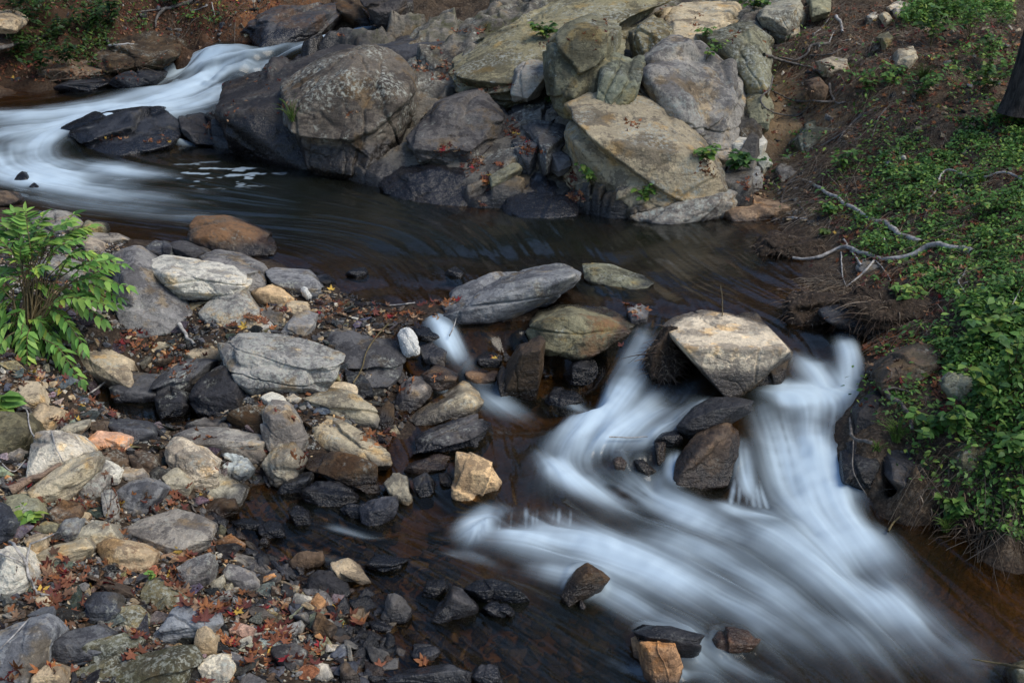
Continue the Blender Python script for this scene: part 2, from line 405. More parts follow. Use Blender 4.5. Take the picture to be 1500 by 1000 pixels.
def rock_material(name, geo_scale=1.0, use_tint=False):
    k = NT(name)
    tc = k.n("ShaderNodeTexCoord")
    oi = k.n("ShaderNodeObjectInfo")
    off = k.n("ShaderNodeVectorMath", {0: tc.outputs["Object"], 1: oi.outputs["Random"]}, operation='ADD')
    rv = k.n("ShaderNodeVectorMath", {0: (37.0, 51.0, 23.0)}, operation='SCALE'); k.put(rv.inputs["Scale"], oi.outputs["Random"])
    off = k.n("ShaderNodeVectorMath", {0: tc.outputs["Object"], 1: rv}, operation='ADD').outputs[0]
    st = k.n("ShaderNodeMapping", {"Vector": off, "Rotation": (.5, .35, .2), "Scale": (1, 1, 4.5)}).outputs[0]
    tint = k.attr("tint").outputs["Color"] if use_tint else oi.outputs["Color"]
    lich = 0.35 if use_tint else oi.outputs["Alpha"]
    wet = k.attr("wet").outputs["Fac"]; moss = k.attr("moss").outputs["Fac"]
    g = geo_scale
    n1 = k.noise(off, 2.6 * g, 6, .62); n2 = k.noise(off, 11 * g, 5, .65); n3 = k.noise(st, 7 * g, 5, .6, .4); n4 = k.noise(off, 75 * g, 3, .7); n5 = k.noise(off, 30 * g, 4, .7)
    # mottled body colour
    val = k.math('MULTIPLY', k.math('ADD', k.math('MULTIPLY', n2, 1.0), .5), k.math('MULTIPLY', k.math('ADD', k.math('MULTIPLY', n4, .8), .6), k.math('ADD', k.math('MULTIPLY', n5, 1.2), .4)))
    base = k.mix(1.0, tint, k.n("ShaderNodeCombineColor", {0: val, 1: val, 2: val}).outputs[0], 'MULTIPLY')
    patina = k.mix(1.0, base, (.34, .34, .37), 'MULTIPLY')
    base = k.mix(k.math('MULTIPLY', k.ramp(k.math('ADD', n1, k.math('ADD', k.math('MULTIPLY', k.math('SUBTRACT', n2, .5), .5), k.math('MULTIPLY', k.math('SUBTRACT', n5, .5), .45))), .48, .55), .85), base, patina)                                  # dark weathered patches
    warm = k.mix(1.0, base, (1.25, .98, .62), 'MULTIPLY')
    base = k.mix(k.math('MULTIPLY', k.ramp(k.noise(off, 4.3 * g, 5, .6), .54, .66), .75), base, warm)   # iron stain
    base = k.mix(k.math('MULTIPLY', k.ramp(n3, .56, .70), .45), base, k.mix(1.0, base, (1.75, 1.7, 1.6), 'MULTIPLY'))   # pale bands
    base = k.mix(k.math('MULTIPLY', k.ramp(n3, .44, .33), .55), base, k.mix(1.0, base, (.42, .40, .40), 'MULTIPLY'))   # dark bands
    geo = k.n("ShaderNodeNewGeometry")
    worn = k.ramp(k.math('ADD', geo.outputs["Pointiness"], k.math('MULTIPLY', k.math('SUBTRACT', n2, .5), .12)), .51, .58)
    base = k.mix(k.math('MULTIPLY', worn, .7), base, k.mix(1.0, base, (1.7, 1.62, 1.5), 'MULTIPLY'))   # worn arrises
    base = k.mix(k.math('MULTIPLY', k.attr('rust').outputs['Fac'], k.math('MULTIPLY', k.ramp(k.math('ADD', n1, k.math('MULTIPLY', k.math('SUBTRACT', n5, .5), .6)), .40, .56), .85)), base, k.mix(n2, (.12, .058, .026), (.34, .19, .095)))
    # lichen in crusts
    vor = k.n("ShaderNodeTexVoronoi", {"Vector": off, "Scale": 13 * g, "Randomness": 1.0})
    spot = k.ramp(k.math('ADD', vor.outputs["Distance"], k.math('MULTIPLY', k.math('SUBTRACT', n4, .5), .5)), .27, .16)
    lz = k.ramp(k.math('ADD', k.noise(off, 3.1 * g, 5, .65), k.math('MULTIPLY', lich, .30)), .60, .74)
    lf = k.math('MULTIPLY', k.math('ADD', k.math('MULTIPLY', spot, .55), k.math('MULTIPLY', k.ramp(k.noise(off, 36 * g, 4, .7), .48, .6), .65), True), lz)
    base = k.mix(k.math('MULTIPLY', lf, k.math('SUBTRACT', 1.0, wet)), base, (.42, .43, .37))
    # moss and dark crust on top
    mm = k.math('MULTIPLY', moss, k.ramp(k.noise(off, 9 * g, 6, .7), .42, .58))
    base = k.mix(mm, base, k.mix(k.noise(off, 30 * g, 2), (.022, .024, .010), (.095, .095, .035)))
    base = k.mix(k.math('MULTIPLY', wet, .93), base, k.mix(1.0, base, (.15, .15, .17), 'MULTIPLY'))
    h = k.math('ADD', k.math('MULTIPLY', n2, .5), k.math('ADD', k.math('MULTIPLY', n4, .18), k.math('ADD', k.math('MULTIPLY', n3, .45), k.math('MULTIPLY', n5, .35))))
    h = k.math('ADD', h, k.math('MULTIPLY', k.noise(off, 210 * g, 2), .06))
    bump = k.n("ShaderNodeBump", {"Height": h, "Strength": .85, "Distance": .04 / g ** .6})
    ro = k.math('SUBTRACT', .92, k.math('MULTIPLY', wet, k.math('ADD', .48, k.math('MULTIPLY', n4, .35))))
    bs = k.n("ShaderNodeBsdfPrincipled", {"Base Color": base, "Roughness": ro, "Normal": bump, "Specular IOR Level": k.math('ADD', .25, k.math('MULTIPLY', wet, .3))})
    k.put(k.out.inputs[0], bs)
    return k.m

def ground_material():
    k = NT("ground_soil")
    geo = k.n("ShaderNodeNewGeometry"); pos = geo.outputs["Position"]
    wet = k.attr("wet").outputs["Fac"]; red = k.attr("red").outputs["Fac"]; roc = k.attr("rock").outputs["Fac"]; tan = k.attr("tan").outputs["Fac"]
    n1 = k.noise(pos, 1.6, 6, .6); n2 = k.noise(pos, 9, 6, .65); n3 = k.noise(pos, 45, 4, .7)
    soil = k.mix(n2, (.016, .012, .009), (.105, .075, .05))
    soil = k.mix(k.ramp(n3, .5, .62), soil, (.15, .11, .075))
    redc = k.mix(n2, (.10, .035, .012), (.36, .15, .055))
    soil = k.mix(k.math('MULTIPLY', red, k.ramp(n1, .3, .6)), soil, redc)
    soil = k.mix(tan, soil, k.mix(n2, (.16, .10, .05), (.42, .30, .17)))
    rk = k.mix(n2, (.035, .033, .03), (.16, .15, .13))
    rk = k.mix(k.ramp(n1, .45, .6), rk, k.mix(n3, (.07, .06, .035), (.20, .17, .10)))
    base = k.mix(roc, soil, rk)
    vor = k.n("ShaderNodeTexVoronoi", {"Vector": pos, "Scale": 16.0})
    vv = k.n("ShaderNodeSeparateColor", {0: vor.outputs["Color"]}).outputs[0]
    grit = k.mix(k.math('MULTIPLY', k.ramp(vor.outputs["Distance"], .5, .25), .5), base, k.mix(vv, (.03, .026, .022), (.20, .16, .12)))
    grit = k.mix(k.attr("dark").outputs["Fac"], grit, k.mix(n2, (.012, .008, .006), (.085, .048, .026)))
    base = k.mix(k.math('MULTIPLY', wet, .8), grit, k.mix(1.0, grit, (.34, .30, .28), 'MULTIPLY'))
    h = k.math('ADD', k.math('MULTIPLY', n2, .8), k.math('ADD', k.math('MULTIPLY', n3, .4), k.math('MULTIPLY', vor.outputs["Distance"], -.4)))
    bump = k.n("ShaderNodeBump", {"Height": h, "Strength": .8, "Distance": .06})
    bs = k.n("ShaderNodeBsdfPrincipled", {"Base Color": base, "Roughness": k.math('SUBTRACT', .95, k.math('MULTIPLY', wet, .4)), "Normal": bump, "Specular IOR Level": .2})
    k.put(k.out.inputs[0], bs)
    return k.m

def water_material():
    k = NT("creek_water")
    geo = k.n("ShaderNodeNewGeometry"); pos = geo.outputs["Position"]
    foam = k.attr("foam").outputs["Fac"]; dep = k.attr("depth").outputs["Fac"]; strk = k.attr("streak").outputs["Fac"]
    fres = k.n("ShaderNodeFresnel", {"IOR": 1.33})
    bump = k.n("ShaderNodeBump", {"Height": k.math('ADD', k.math('MULTIPLY', strk, 1.0), k.math('MULTIPLY', k.noise(pos, 3.5, 2, .5), .6)), "Strength": .6, "Distance": .03})
    k.put(fres.inputs["Normal"], bump)
    clear = k.n("ShaderNodeBsdfTransparent", {"Color": (.78, .60, .34)})
    murk = k.n("ShaderNodeBsdfDiffuse", {"Color": k.mix(k.noise(pos, 1.2, 2), (.006, .010, .009), (.015, .016, .010))})
    dq = k.math('MULTIPLY', dep, 3.6)
    mf = k.math('SUBTRACT', 1.0, k.math('POWER', 2.718, k.math('MULTIPLY', k.math('MULTIPLY', dq, dq), -1.0)))
    body = k.n("ShaderNodeMixShader", {0: mf, 1: clear, 2: murk})
    gl = k.n("ShaderNodeBsdfGlossy", {"Color": (1, 1, 1), "Roughness": .17, "Normal": bump})
    surf = k.n("ShaderNodeMixShader", {0: fres, 1: body, 2: gl})
    fd = k.n("ShaderNodeBsdfDiffuse", {"Color": (.66, .82, .94)})
    ft = k.n("ShaderNodeBsdfTranslucent", {"Color": (.54, .71, .85)})
    fo = k.n("ShaderNodeMixShader", {0: .25, 1: fd, 2: ft})
    fin = k.n("ShaderNodeMixShader", {0: foam, 1: surf, 2: fo})
    k.put(k.out.inputs[0], fin)
    return k.m

def plain(name, lo, hi, scale=20, rough=.8, use_obj=False, use_tint=False, trans=0.0, bump=.3, dist=.01, stretch=None, spec=.3):
    """small-object material: a colour range broken up by noise; use_obj / use_tint multiply the object's or the mesh's own tint"""
    k = NT(name)
    tc = k.n("ShaderNodeTexCoord"); oi = k.n("ShaderNodeObjectInfo")
    vec = tc.outputs["Object"]
    if stretch: vec = k.n("ShaderNodeMapping", {"Vector": vec, "Scale": stretch}).outputs[0]
    n = k.noise(vec, scale, 5, .65)
    c = k.mix(k.ramp(n, .3, .7), lo, hi)
    if use_obj: c = k.mix(1.0, c, oi.outputs["Color"], 'MULTIPLY')
    if use_tint: c = k.mix(1.0, c, k.attr("tint").outputs["Color"], 'MULTIPLY')
    b = k.n("ShaderNodeBump", {"Height": n, "Strength": bump, "Distance": dist})
    bs = k.n("ShaderNodeBsdfPrincipled", {"Base Color": c, "Roughness": rough, "Normal": b, "Specular IOR Level": spec})
    sh = bs
    if trans:
        tr = k.n("ShaderNodeBsdfTranslucent", {"Color": c})
        sh = k.n("ShaderNodeMixShader", {0: trans, 1: bs, 2: tr})
    k.put(k.out.inputs[0], sh)
    return k.m
M_ROCK = rock_material("creek_rock")
M_CRAG = rock_material("bedrock", .55)
M_PEBBLE = rock_material("pebble_stone", 2.2, False)
M_GRAVEL = rock_material("gravel_stone", 2.2, True)
M_GROUND = ground_material()
M_WATER = water_material()
M_LEAF = plain("dead_leaf", (.55, .5, .5), (1.15, 1.1, 1.0), 30, .6, use_obj=True, trans=.15)
M_LITTER = plain("leaf_litter", (.55, .5, .5), (1.15, 1.1, 1.0), 12, .7, use_tint=True, trans=.15)
M_GREEN = plain("green_leaf", (.75, .8, .7), (1.15, 1.1, 1.1), 14, .5, use_tint=True, trans=.25, bump=.15)
M_TWIG = plain("dry_twig", (.6, .6, .6), (1.2, 1.15, 1.1), 25, .85, use_tint=True)
M_BRANCH = plain("weathered_branch", (.16, .15, .14), (.50, .48, .45), 16, .8, bump=.6, dist=.01, stretch=(1, 1, 1))
M_ROOT = plain("grey_root", (.05, .045, .04), (.20, .18, .16), 22, .85, bump=.6, dist=.01)
M_BARK = plain("tree_bark", (.008, .007, .007), (.075, .065, .058), 9, .95, bump=1.0, dist=.05, stretch=(2.2, 2.2, .5))
M_STEM = plain("green_stem", (.06, .05, .02), (.16, .12, .06), 20, .6)
M_FOAM = plain("foam_froth", (.50, .50, .46), (.74, .73, .69), 40, .95, bump=.9, dist=.02)
M_WOOD = plain("driftwood", (.10, .065, .045), (.34, .24, .17), 18, .85, bump=.6, dist=.01, stretch=(1, 6, 6))
# ------------------------------------------------------------------ ground sheet and water sheets
us = np.concatenate([-np.geomspace(.7, 9, 26)[::-1], np.linspace(-.68, .68, 430), np.geomspace(.7, 9, 26)])
ys = np.concatenate([np.geomspace(1.5, 4.3, 24)[:-1], np.geomspace(4.3, 27, 560), np.geomspace(27.3, 160, 60)])
xy, F = fan_grid(us, ys)
gz = ground_h(xy)
gp = np.column_stack([xy, gz])
gx, gy = pix(gp)
wz_g = water_z(xy)
infr = (xy[:, 1] < 27) & (np.abs(xy[:, 0]) < xy[:, 1] * .8)
BAR_SHADE = [(0, 320), (150, 345), (480, 420), (640, 455), (640, 660), (420, 760), (560, 930), (520, 1010), (-200, 1010), (-200, 320)]
wet = np.where(infr, np.maximum(sstep(.09, .01, gz - wz_g), .85 * in_poly(gx, gy, BAR_SHADE)), 0)  # bar soil also darkened as wet: shade between the stones put in colour
nz = fbm(np.column_stack([xy, xy[:, :1] * 0]), 3, 21)
red = np.clip(np.exp(-((gx - 380) / 95) ** 2) + .45 * sstep(300, 150, gx) * sstep(.1, .5, nz + .3), 0, 1) * sstep(160, 110, gy) * sstep(520, 460, gx) * (xy[:, 1] < 32)
tanm = np.exp(-((gx - 1165) / 75) ** 2 - ((gy - 160) / 55) ** 2) + .8 * np.exp(-((gx - 1110) / 60) ** 2 - ((gy - 305) / 20) ** 2) + .7 * np.exp(-((gx - 1430) / 80) ** 2 - ((gy - 5) / 14) ** 2)
ROCKY = [(330, 165), (395, 125), (450, 92), (510, 72), (570, 56), (690, 48), (720, 20), (820, -40), (1180, -40), (1130, 60), (1120, 190), (1100, 320), (900, 330), (560, 290), (430, 260), (300, 220)]
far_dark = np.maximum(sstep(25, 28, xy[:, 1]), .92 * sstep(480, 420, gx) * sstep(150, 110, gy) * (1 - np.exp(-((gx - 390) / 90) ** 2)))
rocky = in_poly(gx, gy, ROCKY).astype(float) * (xy[:, 1] > 10) * (xy[:, 1] < 25)
amber = .75 * sstep(.02, .08, wz_g - gz) * sstep(10, 8.5, xy[:, 1]) * infr
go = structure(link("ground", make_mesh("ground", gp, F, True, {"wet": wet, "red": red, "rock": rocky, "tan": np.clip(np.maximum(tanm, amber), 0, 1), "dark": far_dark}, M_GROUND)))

us = np.linspace(-.62, .60, 900)
ys = np.geomspace(4.3, 25.5, 1150)
xy, F = fan_grid(us, ys)
nr, nc = len(ys), len(us)
# evaluate on every third row and column, then fill in between
def coarse(fn, st=3):
    ri, ci = np.unique(np.r_[0:nr:st, nr - 1]), np.unique(np.r_[0:nc:st, nc - 1])
    q = xy.reshape(nr, nc, 2)[np.ix_(ri, ci)].reshape(-1, 2)
    o = fn(q)
    o = o if isinstance(o, tuple) else (o,)
    def up(a, idx, n):
        x = np.arange(n); i = np.clip(np.searchsorted(idx, x, 'right') - 1, 0, len(idx) - 2)
        f = ((x - idx[i]) / (idx[i + 1] - idx[i])).astype(np.float32).reshape(-1, *([1] * (a.ndim - 1)))
        return a[i] * (1 - f) + a[i + 1] * f
    return [up(up(a.reshape(len(ri), len(ci), -1), ri, nr).swapaxes(0, 1), ci, nc).swapaxes(0, 1) for a in o]
wz = coarse(water_z)[0][..., 0]
foam, flow = coarse(water_flow)
foam = foam[..., 0]
gz = coarse(ground_h)[0][..., 0]
def blur(a, n):
    for _ in range(n):
        a = (np.pad(a, ((1, 1), (0, 0)), 'edge')[:-2] + 2 * a + np.pad(a, ((1, 1), (0, 0)), 'edge')[2:]) / 4
        a = (np.pad(a, ((0, 0), (1, 1)), 'edge')[:, :-2] + 2 * a + np.pad(a, ((0, 0), (1, 1)), 'edge')[:, 2:]) / 4
    return a
wz = blur(wz, 5)
# silky streaks: noise smeared along the flow
lu0, lu1, ly0, ly1 = us[0], us[-1], math.log(ys[0]), math.log(ys[-1])
def to_idx(P):
    c = (P[:, 0] / P[:, 1] - lu0) / (lu1 - lu0) * (nc - 1)
    r = (np.log(P[:, 1]) - ly0) / (ly1 - ly0) * (nr - 1)
    return np.clip(r, 0, nr - 1.001), np.clip(c, 0, nc - 1.001)
wetm = (wz > gz - .15).ravel()
def lic(noise, length, steps):
    P0 = xy[wetm].astype(np.float32)
    step = (length / steps) * np.clip(P0[:, 1:] / 8, .6, 2.5)
    acc = noise.ravel()[wetm].copy(); wsum = 1.0
    for sgn in (1, -1):
        P = P0.copy()
        for k in range(steps):
            r, c = to_idx(P)
            f = flow[r.astype(int), c.astype(int)]
            P = P + sgn * f * step
            P[:, 1] = np.maximum(P[:, 1], 3)
            r, c = to_idx(P); i, j = r.astype(int), c.astype(int); fr, fc = r - i, c - j
            v = (noise[i, j] * (1 - fr) + noise[i + 1, j] * fr) * (1 - fc) + (noise[i, j + 1] * (1 - fr) + noise[i + 1, j + 1] * fr) * fc
            wk = 1 - k / steps
            acc += wk * v; wsum += wk
    acc /= wsum
    a = np.zeros(nr * nc, np.float32); a[wetm] = (acc - acc.mean()) / acc.std()
    return a.reshape(nr, nc)
fine = lic(blur(rng.normal(0, 1, (nr, nc)).astype(np.float32), 1), .45, 26)
wide = lic(blur(rng.normal(0, 1, (nr, nc)).astype(np.float32), 26), .55, 18)
b0 = fbm(np.column_stack([xy * 3.0, xy[:, :1] * 0]), 3, 35).reshape(nr, nc)
veils = lic(b0, .30, 12)
streak = blur(.30 * fine + .85 * wide, 1)
q3 = np.column_stack([xy, np.zeros(len(xy))])
bill = fbm(q3 * 2.2, 3, 33).reshape(nr, nc)
foam = np.ascontiguousarray(blur(foam, 3))
def thread_line(a, b, wd, amt):
    """one thin thread of falling water, laid straight on the full grid"""
    a, b = P3(a)[0], P3(b)[0]
    m = np.where((np.abs(xy[:, 0] - a[0]) < .3) & (np.abs(xy[:, 1] - a[1]) < .5))[0]
    q = xy[m]; d = (b - a)[:2]; t = np.clip(((q - a[:2]) @ d) / (d @ d), 0, 1)
    dd = np.linalg.norm(q - a[:2] - t[:, None] * d, axis=1)
    f = foam.ravel(); f[m] = np.maximum(f[m], amt * np.exp(-(dd / wd) ** 2) * np.clip(.35 + 2 * t, 0, 1) * np.clip((1 - t) * 3 + .15, 0, 1))
r9 = np.random.default_rng(9)
x_ = 733.0
while x_ < 840:
    thread_line("%.1f,%.1f,.11" % (x_, 741 + r9.uniform(-2, 3)), "%.1f,%.1f,.01" % (x_ - 2 + r9.uniform(-2, 2), 786), r9.uniform(.014, .026), r9.uniform(.3, .72))
    x_ += r9.uniform(5.5, 11)
for x0, x1 in ((1078, 1068), (1086, 1082), (1094, 1096), (1101, 1108), (1107, 1118), (1113, 1130)):       # the little fan beside the wet boulder
    thread_line("%d,%d,.2" % (x0, 676 + abs(x0 - 1096) // 3), "%d,752,.045" % x1, r9.uniform(.02, .034), r9.uniform(.35, .7))
gyz, gxz = np.gradient(wz)
slope = np.hypot(gyz / np.gradient(ys)[:, None], gxz / ((us[1] - us[0]) * ys[:, None]))
steep = blur(sstep(.18, .55, slope), 4)
wzf = wz + foam * (.005 * wide + .0008 * fine + (.020 + .05 * steep * sstep(13, 16, ys)[:, None]) * veils + .045 * bill) + .0012 * wide
body = np.clip(foam * (1.0 + (.03 + .07 * steep) * fine + .08 * wide + (.20 + .22 * steep) * veils + .24 * bill), 0, 1.3)
veil = sstep(.05, 1.05, body) * (.92 + .02 * fine)
thread = .04 * sstep(1.5, 3.4, streak) * (.2 + sstep(.0, .10, foam))
q5 = np.column_stack([xy[:, 0] * 4.5, xy[:, 1] * 4.5, xy[:, 0] * 0]); fpx, fpy = pix(np.column_stack([xy, wz.ravel()]))
spk = (sstep(.25, .50, fbm(q5 * [1, 1.6, 1], 3, 90)) * np.exp(-((fpx - 320) / 85) ** 2 - ((fpy - 256) / 17) ** 2)).reshape(nr, nc)
foam_a = np.clip(np.maximum(veil, .55 * sstep(.05, .6, spk)) + thread, 0, .95)
Fw = F
def build_water():
    """the water sheet, once the rocks stand: water piles up and whitens against whatever breaks its surface"""
    col = np.zeros((nr, nc), np.float32)
    for p in COLLAR:
        r, c = to_idx(p); i, j = np.round(r).astype(int), np.round(c).astype(int)
        near = np.abs(p[:, 2] - wz[i, j]) < .05
        col[i[near], j[near]] = 1
    col = blur(np.clip(blur(col, 2) * 4, 0, 1), 7)
    moving = sstep(.04, .35, blur(foam, 10))
    fa = np.clip(np.maximum(foam_a, col * moving * (.28 + .10 * veils)), 0, .95)
    zz = wzf + .02 * col * moving
    V = np.column_stack([xy, zz.ravel()])
    F = Fw[(wzf > gz - .06).ravel()[Fw].any(1)]               # leave the gravel bar and the banks dry
    used = np.unique(F); remap = np.full(len(V), -1); remap[used] = np.arange(len(used))
    structure(link("water", make_mesh("water", V[used], remap[F], True, {
        "foam": fa.ravel()[used], "depth": np.clip(wz - gz, 0, 2).ravel()[used], "streak": (streak * .5 + .5).ravel()[used]}, M_WATER)))
COLLAR = []
def surf_z(xy):
    """height of whichever is on top, water or ground"""
    return np.maximum(ground_h(xy), water_z(xy))
# ------------------------------------------------------------------ rocks
TINT = {"black": (0.040, 0.040, 0.045), "dark": (0.085, 0.082, 0.085), "slate": (.115, .112, .112), "grey": (0.250, 0.237, 0.222), "stone": (0.338, 0.312, 0.269), "olive": (0.250, 0.231, 0.144), "brown": (0.150, 0.105, 0.070),
        "tan": (0.525, 0.406, 0.256), "pale": (0.625, 0.575, 0.469), "white": (0.660, 0.650, 0.562), "rust": (0.300, 0.156, 0.075), "orange": (0.413, 0.256, 0.144), "salmon": (0.650, 0.413, 0.300), "umbergrey": (.122, .106, .088), "umber": (0.100, 0.065, 0.035), "sand": (0.450, 0.388, 0.269), "moss": (0.140, 0.135, 0.090), "blue": (0.150, 0.155, 0.175)}
HERO = []                         # (centre, radius, short description) for wording
def hull_planes(q):
    bm = bmesh.new()
    for p in q: bm.verts.new(p)
    r = bmesh.ops.convex_hull(bm, input=bm.verts)
    bm.normal_update()
    N, D = [], []
    for f in bm.faces:
        if f.calc_area() < 1e-9: continue
        n = np.array(f.normal[:]); d = n @ np.array(f.verts[0].co[:])
        if d < 0: n, d = -n, -d
        N.append(n); D.append(d)
    bm.free()
    return np.array(N, np.float32), np.array(D, np.float32)
GRP = {"c": "boulders of the rocky outcrop", "f": "rocks beside the upper falls", "b": "rocks of the left gravel bar", "s": "rocks standing in the cascade", "w": "rocks of the right bank", "l": "rocks in the lower stream"}
def rock_shape(P, seed, sub, rough=1.0, chips=7, round_=120, strata=0.8, crack=0.0, cells=5):
    """weathered stone filling the convex hull of P: soft-edged facets, chips, layers and pits"""
    r = np.random.default_rng(seed)
    P = np.asarray(P, float)
    c = P.mean(0)
    U, S, E = np.linalg.svd(P - c, full_matrices=False)
    s = np.maximum(S / math.sqrt(len(P)), S[0] / math.sqrt(len(P)) * .12)
    q = ((P - c) @ E.T) / s
    N, D = hull_planes(q + r.normal(0, .01, q.shape))
    D = np.maximum(D, .15)
    for _ in range(chips):
        n = r.normal(size=3); n /= np.linalg.norm(n)
        N = np.vstack([N, n]); D = np.append(D, (q @ n).max() * (1 - r.uniform(.015, .13)))
    V, F = ico(sub)
    t = (N @ V.T) / np.maximum(D[:, None], .05)
    t = np.maximum(t, 1e-3)
    rr = (t ** round_).sum(0) ** (-1 / round_)
    pos = ((V * rr[:, None] * 1.06) * s) @ E + c
    nrm = pos - c; nrm /= np.linalg.norm(nrm, axis=1, keepdims=True) + 1e-9
    L = float(np.median(np.linalg.norm(pos - c, axis=1)))
    o = r.uniform(-50, 50, 3)
    f = 1.0 / L
    d = .022 * fbm(pos * f * 1.3 + o, 3, seed) + .018 * fbm(pos * f * 5 + o, 3, seed + 5)
    rid = 1 - np.abs(fbm(pos * f * 2.2 + o, 3, seed + 9)); d += -.022 * sstep(.93, 1.0, rid)
    ax = E[2] + .25 * r.normal(size=3); ax /= np.linalg.norm(ax)
    lay = (pos @ ax) * f * 9 + 1.2 * fbm(pos * f * 1.5 + o, 2, seed + 2)
    d += strata * .014 * (vnoise(np.column_stack([lay * 1.0, lay * 0, lay * 0]) + o.astype(np.float32), seed + 3))
    if crack:
        w_ = (pos * f) + .12 * np.column_stack([fbm(pos * f * 2.5 + o, 3, seed + j) for j in (31, 32, 33)])
        for j in range(3):                                   # joints: wavering planes that fade out
            n = E[r.integers(0, 3)] + .5 * r.normal(size=3); n /= np.linalg.norm(n)
            h = w_ @ n; h = np.abs(h - np.median(h) - r.uniform(-.5, .5))
            d -= crack * .045 * sstep(.028, .0, h) * sstep(-.15, .25, fbm(pos * f * .9 + o, 2, seed + 40 + j))
    if cells:                                                # fractured into blocks standing proud of one another
        qq = ((pos - c) @ E.T) / s + .16 * np.column_stack([fbm(pos * f * 2.2 + o, 3, seed + j) for j in (51, 52, 53)])
        sd = r.normal(size=(cells, 3)); sd = sd / np.linalg.norm(sd, axis=1, keepdims=True) * r.uniform(.9, 1.9, (cells, 1))
        D2 = np.sqrt(np.maximum(((qq[:, None] - sd[None]) ** 2 @ r.uniform(.5, 1.6, 3)), 0))
        od = np.argpartition(D2, 1, axis=1)[:, :2]
        dd_ = np.take_along_axis(D2, od, 1); sw = dd_[:, 0] > dd_[:, 1]
        k1 = np.where(sw, od[:, 1], od[:, 0]); gap = np.abs(dd_[:, 1] - dd_[:, 0])
        d += r.uniform(-.045, .035, cells)[k1] * sstep(.0, .10, gap) - .035 * sstep(.06, .0, gap)
        tilt = r.normal(0, .045, (cells, 3))
        d += (qq * tilt[k1]).sum(1) * sstep(0, .15, gap)
    d += .010 * fbm(pos * f * 16 + o, 2, seed + 7)
    pos = pos + nrm * (d * L * rough)[:, None]
    return pos, F
def add_rock(name, label, group, P, tint, seed, sub=5, lich=.3, moss=0.0, wetline=.085, wetall=0.0, mat=None, cat="rock", loc=None, rustx=0.0, rustz=0.0, **kw):
    pos, F = rock_shape(P, seed, sub, **kw)
    loc = np.array(loc if loc is not None else pos.mean(0))
    if group != GRP['b']: COLLAR.append(pos)
    hw = water_z(pos[:, :2]) if len(pos) < 12000 else np.full(len(pos), float(water_z(loc[None, :2])[0]))
    if len(pos) >= 12000:
        k = max(1, len(pos) // 400); hw = hw * 0 + water_z(pos[::k, :2])[np.argmin(((pos[:, None, :2].astype(np.float32) - pos[None, ::k, :2].astype(np.float32)) ** 2).sum(-1), 1)]
    nz = fbm(pos * 6, 3, seed)
    wet = np.clip(sstep(wetline + .05, wetline - .04, pos[:, 2] - hw - .08 * nz) + wetall * (.75 + .5 * nz), 0, 1)
    e = pos[F[:, 1]] - pos[F[:, 0]]; g = pos[F[:, 2]] - pos[F[:, 0]]
    fn = np.cross(e, g); vn = np.zeros_like(pos)
    for k in range(3): np.add.at(vn, F[:, k], fn)
    vn /= np.linalg.norm(vn, axis=1, keepdims=True) + 1e-12
    ms = np.clip(moss * (sstep(-.1, .6, vn[:, 2]) + .15) * (1.1 + .9 * nz), 0, 1)
    me = make_mesh(name, pos - loc, F, True, {"wet": wet, "moss": ms, "rust": np.clip(rustx * sstep(.40, .70, (pos[:, 0] - pos[:, 0].min()) / np.ptp(pos[:, 0]) + .25 * nz) + rustz * sstep(.50, .78, (pos[:, 2] - pos[:, 2].min()) / np.ptp(pos[:, 2]) + .25 * nz), 0, 1)}, mat or M_ROCK)
    o = link(name, me, None, loc)
    rt = np.random.default_rng(seed + 1)
    t = np.array(TINT[tint]) * rt.uniform(.85, 1.15) * (1 + np.array([.05, 0, -.06]) * rt.normal())
    o.color = (*np.clip(t, 0, 1), lich)
    tag(o, label, cat, group)
    return o
SEED = [100]
